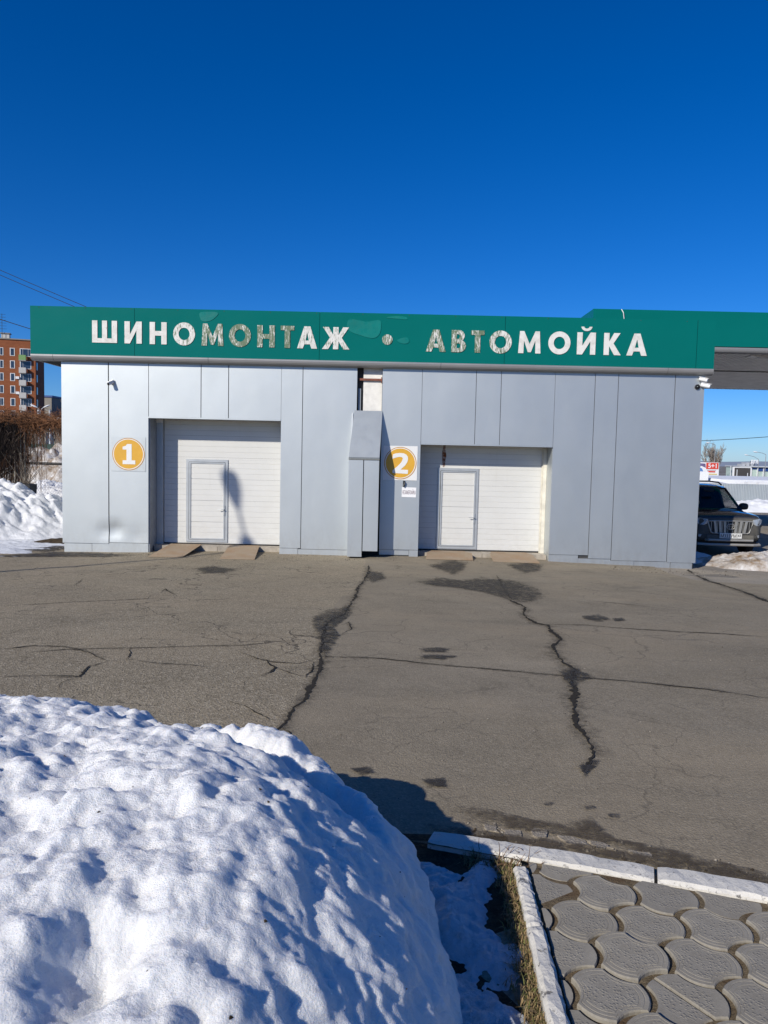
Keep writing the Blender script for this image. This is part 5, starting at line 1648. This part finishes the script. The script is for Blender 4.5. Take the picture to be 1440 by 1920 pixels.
LB_ = thing('screen_board', 'dark screen in a white frame beside the glass pavilion', 'screen', (68.8, 130, -2.8))
MB().box(67.0, 70.5, 130.1, 130.5, -.30, 1.72).build('frame', m_white_print, LB_)
MB().box(67.25, 70.25, 130.0, 130.1, -.08, 1.58).build('screen', m_led, LB_)
for x in (67.5, 70): MB().box(x - .15, x + .15, 130.2, 130.4, -3, -.3).build('post', m_rail_dark, LB_)
GP = thing('glass_pavilion', 'pale green glass pavilion with blue band and white roof letters', 'building', (76, 136, -2.9))
MB().box(70.9, 84, 136.2, 142, -3, 1.75).build('wall', m_glass_pale, GP)
MB().box(70.7, 84.2, 135.6, 142.2, 1.75, 1.95).build('roof', m_pale_metal, GP)
x = 70.9; k = 0
while x < 83.5:
    f = MB().box(x, x + .10, 135.95, 136.19, -3, 1.75).build('mullion', m_white_print, GP)
    MB().box(x + .12, x + 1.18, 136.10, 136.16, .95 if k > 2 else 1.3, 1.62).build('blue_panel', m_blue_band, GP) if k > 1 else None
    x += 1.2; k += 1
me = text_mesh('roof_letters', 'апд', m_white_print, 1.5, .06, .03); off = WL[GP.as_pointer()]
to_xz(me, lambda x, y, z: (-x * .62 + 73.9 - off.x, 136.0 - z - off.y, y * .8 + 2.75 - off.z)); link('roof_letters', me, GP)
mb = MB()
for x in (73.1, 73.9, 74.7): mb.box(x - .03, x + .03, 136.1, 136.2, 1.95, 3.0)
mb.box(73.0, 74.8, 136.1, 136.16, 2.15, 2.2); mb.build('letter_frame', m_rail_dark, GP)
street_lamp(59.25, 102, -2.2, 3.85, [(-1.3, 0, .35)], 'right of two single armed street lamps by the glass pavilion', 'street lamps', .07)
street_lamp(66.9, 120, -2.6, 3.2, [(-1.9, 0, .7)], 'left of two single armed street lamps by the glass pavilion', 'street lamps', .07)
street_lamp(55.6, 112, -2.4, 5.4, [(-.9, 0, .3)], 'street lamp standing against the bare poplars', 'street lamps', .07)
for i, (x, y, h) in enumerate(((57.5, 110, 1.9), (63.6, 121, 1.3), (66.0, 122, .7))):
    o = MB().tube([(x, y, -2.6), (x, y, h)], .07, 6).build('thin_mast', m_pale_metal, None, (x, y, -2.5))
    setp(o, ['thin pale mast just right of the billboard', 'thin pale mast between the poplar and the dark screen', 'short pale mast beside the dark screen'][i], 'mast', 'thin masts')
SG = MB().box(66, 72, 200, 204, -3.2, 1.6).build('low_building', m_brown_wall, None, (69, 202, -3)); setp(SG, 'brown low building beyond the masts', 'building')
# far town and hills
for x, w_, h, lab in ((381, 3.0, 2.6, 'leftmost of three tiny pale tower blocks on the right horizon'), (385.5, 3.2, 4.2, 'tallest middle one of three tiny pale tower blocks on the right horizon'), (389.6, 3.0, 2.9, 'rightmost of three tiny pale tower blocks on the right horizon')):
    o = MB().box(x - w_ / 2, x + w_ / 2, 800, 812, -3.2, h).build('distant_block', m_town, None, (x, 806, -3)); setp(o, lab, 'building', 'distant blocks on the horizon')
hx = np.linspace(-1800, 2200, 120); hyy = np.linspace(1500, 2300, 12)
X, Y = np.meshgrid(hx, hyy)
Z = -4 + (5 + 9 * np.clip((X - 300) / 900, 0, 1) + 10 * fbm(X * .002, Y * .002, 3, 5)) * np.sin(np.pi * (Y - 1500) / 800) ** .7
o = link('hills', grid_mesh('hills', X, Y, Z, m_hill)); o['kind'] = 'structure'

# ================================================================== WIRES
def wire(pts, label, rad=.016):
    P = [Vector(p) for p in pts]; line = []
    a, b = P[0], P[1]; sag = (b - a).length * .012
    for i in range(17):
        s = i / 16; q = a.lerp(b, s); q.z -= sag * 4 * s * (1 - s); line.append(q)
    o = MB().tube(line, rad, 5).build('overhead_wire', m_wire, None, a); setp(o, label, 'wire', 'overhead wires')
wire([(-26.45, 20, 14.1), (-2, 20, 4.6)], 'upper of the two thin wires crossing the sky at the left', .014)
wire([(-26.45, 20, 13.85), (-2, 20, 4.4)], 'lower of the two thin wires crossing the sky at the left', .014)
wire([(-22, 20, 9.5), (-10, 20, 6.2)], 'single wire meeting the green fascia end at the left', .018)
wire([(25, 60, 4.2), (46, 60, 5.95)], 'single wire in the sky above the dark car', .03)

# loose grit on the asphalt
r = random.Random(15); mb = MB()
def stone(x, y, s_):
    z = surf(x, y, .002); p = [(r.uniform(-1, 1) * s_, r.uniform(-1, 1) * s_) for _ in range(2)]
    v = [(x - s_, y + p[0][0] * .5, z), (x + p[0][1] * .5, y - s_ * .8, z), (x + s_, y + p[1][0] * .4, z), (x + p[1][1] * .3, y + s_ * .9, z), (x + p[0][0] * .3, y + p[1][1] * .3, z + s_ * 1.1)]
    mb.add(v, [(0, 1, 4), (1, 2, 4), (2, 3, 4), (3, 0, 4)], r.choice((0, 0, 1)))
for k in range(420):
    a_ = r.random(); y = -14.0 + 13 * a_ ** .7; x = r.uniform(-1, 1) * (y + 18) * .52
    stone(x, y, r.uniform(.003, .008))
for k in range(420):
    x = r.uniform(5.2, 8.2) if r.random() < .5 else r.uniform(-7, 7); stone(x, r.uniform(-.9, -.05) - (.4 * r.random() if x > 5 else 0), r.uniform(.005, .016))
for k in range(260):
    x = r.uniform(.45, 1.9); stone(x, kerb_back(x) + abs(r.gauss(0, .10)) + .03, r.uniform(.003, .011))
o = mb.build('loose_grit', [m_asph_far, m_soil], None, (0, -7, gzf(0, -7)), recalc=False); setp(o, 'scattered small grit and stones lying on the asphalt', 'grit', kind='stuff')
# ================================================================== SUV
CAR = thing('parked_suv', 'dusty black off road car parked at the right corner of the building', 'car', (9.25, 2.45, gzf(9.3, 2.6)), local=True)
CAR.rotation_euler = (0, 0, math.radians(-2))
def loft(secs, mat, name, parent, smooth=True, cap=True):
    n = len(secs[0]); v = [p for s in secs for p in s]; f = []
    for i in range(len(secs) - 1):
        for k in range(n):
            f.append((i * n + k, i * n + (k + 1) % n, (i + 1) * n + (k + 1) % n, (i + 1) * n + k))
    if cap: f += [tuple(range(n)), tuple(range((len(secs) - 1) * n, len(secs) * n))]
    o = MB().add(v, f).build(name, mat, parent, smooth=smooth)
    m = o.modifiers.new('edge', 'EDGE_SPLIT'); m.split_angle = math.radians(42)
    return o
def sec(y, w, b, t, crown=.03, sh=.07, tuck=.05):
    h = [(w * .86, b), (w - tuck * .3, b + .06), (w, b + .18), (w, t - .26), (w - .012, t - .16), (w - sh * .5, t - .06), (w - sh * 1.6, t - .012), (w * .62, t + crown * .55), (w * .3, t + crown * .9), (0, t + crown)]
    return [(x, y, z) for x, z in h] + [(-x, y, z) for x, z in h[::-1][1:]]
body = [sec(.00, .70, .50, 1.00, .02), sec(.05, .80, .46, 1.055, .02), sec(.16, .88, .43, 1.095, .03), sec(.34, .925, .42, 1.125, .04), sec(.65, .94, .42, 1.15, .05), sec(1.05, .94, .42, 1.175, .055), sec(1.28, .945, .40, 1.19, .05), sec(1.6, .945, .36, 1.20, .02), sec(3.0, .945, .36, 1.20, .02), sec(4.3, .945, .38, 1.20, .02), sec(4.68, .92, .42, 1.19, .02), sec(4.80, .84, .46, 1.12, .02)]
bodyo = loft(body, m_carpaint, 'body', CAR)
# roof shell
def rsec(y, w, z, th=.05): return [(w, y, z - .05), (w - .04, y, z - .01), (w * .6, y, z + .02), (0, y, z + .03), (-w * .6, y, z + .02), (-w + .04, y, z - .01), (-w, y, z - .05), (-w + .06, y, z - .06), (0, y, z - th), (w - .06, y, z - .06)]
roof = loft([rsec(2.02, .665, 1.795), rsec(2.2, .69, 1.83), rsec(2.8, .70, 1.855), rsec(3.6, .70, 1.85), rsec(4.3, .68, 1.81), rsec(4.55, .655, 1.77)], m_carpaint, 'roof', CAR)
for s in (-1, 1):
    # pillars
    for (yb, xb, yt, xt, wd, zt) in ((1.25, .855, 2.06, .655, .10, 1.79), (2.55, .875, 2.60, .695, .10, 1.80), (3.55, .875, 3.55, .695, .10, 1.80), (4.62, .86, 4.40, .665, .22, 1.77)):
        a = [(s * xb, yb, 1.16), (s * xb, yb + wd, 1.16), (s * (xb - .06), yb + wd, 1.16), (s * (xb - .06), yb, 1.16)]
        b = [(s * xt, yt, zt), (s * xt, yt + wd * .8, zt), (s * (xt - .05), yt + wd * .8, zt), (s * (xt - .05), yt, zt)]
        MB().hexa(a, b).build('pillar', m_carpaint, CAR)
    for (y0, y1, t0, t1, m_) in ((1.38, 2.55, 2.13, 2.60, m_carglass), (2.65, 3.55, 2.68, 3.55, m_glass_rear), (3.65, 4.62, 3.63, 4.40, m_glass_rear)):
        MB().add([(s * .862, y0, 1.18), (s * .862, y1, 1.18), (s * .682, t1, 1.785), (s * .682, t0, 1.785)], [(0, 1, 2, 3)]).build('side_window', m_, CAR)
    MB().tube([(s * .60, 2.25, 1.865), (s * .605, 2.45, 1.925), (s * .61, 3.2, 1.94), (s * .60, 4.1, 1.915), (s * .59, 4.3, 1.84)], .022, 8).build('roof_rail', m_carblack, CAR)
    # mirror
    mb = MB(); v = []
    for (y, w_, h_) in ((1.62, .07, .05), (1.66, .125, .095), (1.74, .125, .10), (1.80, .11, .085)):
        for k in range(12):
            an = 2 * math.pi * k / 12; cx_ = s * 1.055
            v.append((cx_ + w_ * .95 * abs(math.cos(an)) ** .7 * math.copysign(1, math.cos(an)), y, 1.27 + h_ * abs(math.sin(an)) ** .7 * math.copysign(1, math.sin(an))))
    f = [(i * 12 + k, i * 12 + (k + 1) % 12, (i + 1) * 12 + (k + 1) % 12, (i + 1) * 12 + k) for i in range(3) for k in range(12)] + [tuple(range(12)), tuple(range(36, 48))]
    mb.add(v, f); mb.tube([(s * .86, 1.74, 1.20), (s * .97, 1.74, 1.22)], .025, 6)
    mb.build('wing_mirror', m_carblack, CAR, smooth=True)
    # headlights
    pts = [(.565, .905), (.60, 1.005), (.80, 1.035), (.885, 1.00), (.875, .93), (.80, .855), (.70, .845)]
    def hl(dy): 
        def g_(x, z):
            yy = -.012 + .9 * max(0, x - .60) ** 2 * 2.2
            return (s * x, yy + dy, z)
        return g_
    MB().prism(pts, hl(.10), hl(-.012)).build('headlight', m_lamp_glass, CAR)
    pts = [(.70, .80), (.90, .86), (.905, .81), (.79, .75)]
    MB().prism(pts, hl(.10), hl(-.006)).build('lamp_lower_trim', m_carblack, CAR)  # black trim piece below the headlight
    # fog lamp recess
    MB().prism([(.66, .60), (.86, .66), (.84, .53), (.80, .48)], hl(.12), hl(-.010)).build('fog_recess', m_carblack, CAR)
    MB().prism([(.735, .585), (.80, .60), (.80, .53), (.76, .52)], hl(.08), hl(-.018)).build('fog_lamp', m_lamp_glass, CAR)
    for yw in (.92, 3.72):
        w_ = MB().lathe((s * .70, yw, .385), (s, 0, 0), [(0, .30), (.02, .375), (.12, .39), (.20, .385), (.235, .34), (.235, .27), (.22, .26)], 28).build('wheel', m_tyre, CAR)
        MB().lathe((s * .895, yw, .385), (s, 0, 0), [(0, .262), (.02, .25), (.03, .10), (.045, .06)], 20).build('rim', m_rim, w_)
        mb = MB(); v = []
        for k in range(17):
            an = math.pi * k / 16
            for rr, xx in ((.41, .90), (.47, .90), (.47, .965), (.41, .965)): v.append((s * xx, yw + rr * math.cos(an), .385 + rr * math.sin(an)))
        f = [(i * 4 + k, i * 4 + (k + 1) % 4, (i + 1) * 4 + (k + 1) % 4, (i + 1) * 4 + k) for i in range(16) for k in range(4)]
        mb.add(v, f).build('wheel_arch', m_carblack, CAR)
# windscreen
v = []; nx = 9
for (y, z, w_) in ((1.29, 1.205, .83), (1.66, 1.50, .745), (2.05, 1.79, .655)):
    for i in range(nx):
        q = -1 + 2 * i / (nx - 1); v.append((q * w_, y - .09 * (1 - q * q), z + .02 * (1 - q * q)))
f = [(j * nx + i, j * nx + i + 1, (j + 1) * nx + i + 1, (j + 1) * nx + i) for j in range(2) for i in range(nx - 1)]
MB().add(v, f).build('windscreen', m_carglass, CAR, smooth=True)
MB().add([(-.83, 4.80, 1.16), (.83, 4.80, 1.16), (.64, 4.58, 1.74), (-.64, 4.58, 1.74)], [(0, 1, 2, 3)]).build('rear_window', m_glass_rear, CAR)
mb = MB().box(-.80, .80, 1.32, 1.72, 1.10, 1.225); mb.build('dashboard', m_interior, CAR)
for sx in (-.38, .38):
    mb = MB().hexa([(sx - .24, 2.35, 1.0), (sx + .24, 2.35, 1.0), (sx + .24, 2.5, 1.0), (sx - .24, 2.5, 1.0)], [(sx - .20, 2.62, 1.50), (sx + .20, 2.62, 1.50), (sx + .20, 2.72, 1.50), (sx - .20, 2.72, 1.50)])
    mb.box(sx - .12, sx + .12, 2.66, 2.76, 1.50, 1.70)
    mb.build('seat', m_interior, CAR)
mb = MB().tube([(-.14, 1.60, 1.72), (0, 1.58, 1.71), (.14, 1.60, 1.72)], .04, 8); mb.build('rear_view_mirror', m_carblack, CAR)
mb = MB().tube([(-.15 + .0, 1.26, 1.23), (.4, 1.33, 1.265), (.55, 1.36, 1.27)], .008, 5); mb.tube([(-.70, 1.26, 1.20), (-.3, 1.30, 1.25), (.05, 1.33, 1.27)], .008, 5); mb.build('wiper', m_carblack, CAR)
# grille: surround, dark field, vertical chromed bars
gr = MB().prism([(-.56, .96), (.56, .96), (.60, .92), (.50, .66), (.46, .64), (-.46, .64), (-.50, .66), (-.60, .92)], lambda x, z: (x, .06, z), lambda x, z: (x, -.012, z)).build('grille', m_carblack, CAR)
def frame_bar(pts, rad, nm, par, mat): MB().tube(pts, rad, 8).build(nm, mat, par)
frame_bar([(-.57, -.02, .955), (-.3, -.03, .965), (.3, -.03, .965), (.57, -.02, .955)], .018, 'grille_surround', gr, m_grille)
frame_bar([(.57, -.02, .955), (.595, -.02, .915), (.50, -.02, .655), (.45, -.02, .635)], .020, 'grille_surround', gr, m_grille)
frame_bar([(-.57, -.02, .955), (-.595, -.02, .915), (-.50, -.02, .655), (-.45, -.02, .635)], .020, 'grille_surround', gr, m_grille)
frame_bar([(-.45, -.02, .635), (0, -.025, .63), (.45, -.02, .635)], .014, 'grille_surround', gr, m_grille)
for x in (-.40, -.27, -.145, .145, .27, .40):
    MB().hexa([(x * .93 - .030, -.035, .645), (x * .93 + .030, -.035, .645), (x * .93 + .03, -.010, .645), (x * .93 - .03, -.010, .645)], [(x * 1.04 - .034, -.04, .955), (x * 1.04 + .034, -.04, .955), (x * 1.04 + .034, -.010, .955), (x * 1.04 - .034, -.010, .955)]).build('grille_bar', m_grille, gr)
for x in (-.50, -.335, -.205, -.06, .06, .205, .335, .50):
    MB().box(x - .006, x + .006, -.02, -.012, .65, .95).build('grille_fin', m_grille, gr)
# badge: ovals
e = MB()
def ring(cx_, cz_, rx, rz, rad):
    e.tube([(cx_ + rx * math.cos(2 * math.pi * k / 24), -.055, cz_ + rz * math.sin(2 * math.pi * k / 24)) for k in range(25)], rad, 6)
ring(0, .815, .105, .075, .011); ring(0, .815, .042, .070, .008); ring(0, .845, .085, .030, .008)
e.build('badge', m_grille, gr)
# bumper details
MB().prism([(-.62, .555), (.62, .555), (.60, .525), (-.60, .525)], lambda x, z: (x, .1, z), lambda x, z: (x, -.016, z)).build('air_intake', m_carblack, CAR)
bp = loft([[(x, y, z) for (y, z) in ((.16, .60), (-.035, .585), (-.06, .50), (-.045, .43), (.16, .42))] for x in (-.62, 0, .62)], m_carpaint, 'bumper', CAR)
MB().tube([(-.62, .02, .455), (-.58, -.085, .455), (0, -.10, .455), (.58, -.085, .455), (.62, .02, .455)], .032, 10).build('bumper_tube', m_tube, CAR)
MB().tube([(-.86, .18, .335), (-.80, .0, .335), (-.6, -.075, .335), (0, -.095, .335), (.6, -.075, .335), (.80, .0, .335), (.86, .18, .335)], .036, 10).build('bumper_tube', m_tube, CAR)
pl = MB().box(-.29, .29, -.085, -.07, .505, .64).build('number_plate', m_plate, CAR)
me = text_mesh('plate_lettering', 'М333УМ', m_plate_ink, .125, .0005, .001, .95)
to_xz(me, lambda x, y, z: (x * .92 - .06, -.0875 - z, y + .570)); link('plate_lettering', me, pl)
me = text_mesh('plate_lettering', '63', m_plate_ink, .085, .0005, .001, 1.0)
to_xz(me, lambda x, y, z: (x + .225, -.0875 - z, y + .585)); link('plate_lettering', me, pl)
MB().box(.172, .176, -.088, -.085, .51, .635).build('plate_line', m_plate_ink, pl)
MB().box(-.85, .85, .3, 4.6, .30, .44).build('underbody', m_carblack, CAR)

# ================================================================== LAMP POST CASTING THE SHADOW ON THE LEFT GATE
# stands on the lawn left of the frame; only its shadow shows in the photograph
T = SUN_TRAVEL
def back_along_sun(p, y):
    k = (p[1] - y) / T.y
    return Vector((p[0] - T.x * k, y, p[2] - T.z * k))
yl = -13.0
j = back_along_sun((-3.35, .62, .12), yl)
hd = back_along_sun((-3.80, .62, 1.80), yl)
LP = thing('street_lamp', 'tall street lamp left of the frame whose shadow falls on the gate', 'street lamp', (j.x, yl, gzf(j.x, yl)), 'street lamps')
MB().tube([(j.x, yl, gzf(j.x, yl) - .1), (j.x, yl, j.z)], [.095, .055], 12).build('pole', m_lamp_metal, LP)
MB().tube([(j.x, yl, j.z), j.lerp(hd, .35), j.lerp(hd, .70)], .035, 8).build('arm', m_lamp_metal, LP)
mb = MB(); v = []
a = j.lerp(hd, .50); d = (hd - a).normalized(); s = Vector((0, 1, 0)); u = d.cross(s).normalized(); L = (hd - a).length * 1.08
pr = [(0, .05), (.15, .10), (.45, .17), (.8, .19), (.95, .15), (1.0, .06)]
for q, w_ in pr:
    for k in range(12):
        an = 2 * math.pi * k / 12; v.append(a + d * L * q + s * math.cos(an) * w_ * .8 + u * math.sin(an) * w_)
f = [(i * 12 + k, i * 12 + (k + 1) % 12, (i + 1) * 12 + (k + 1) % 12, (i + 1) * 12 + k) for i in range(len(pr) - 1) for k in range(12)] + [tuple(range(12)), tuple(range(60, 72))]
mb.add(v, f).build('lamp_head', m_white_plastic, LP, smooth=True)
MB().lathe((j.x, yl, j.z - .25), (0, 0, 1), [(0, .06), (.05, .14), (.35, .14), (.42, .06)], 12).build('bracket_box', m_lamp_metal, LP)
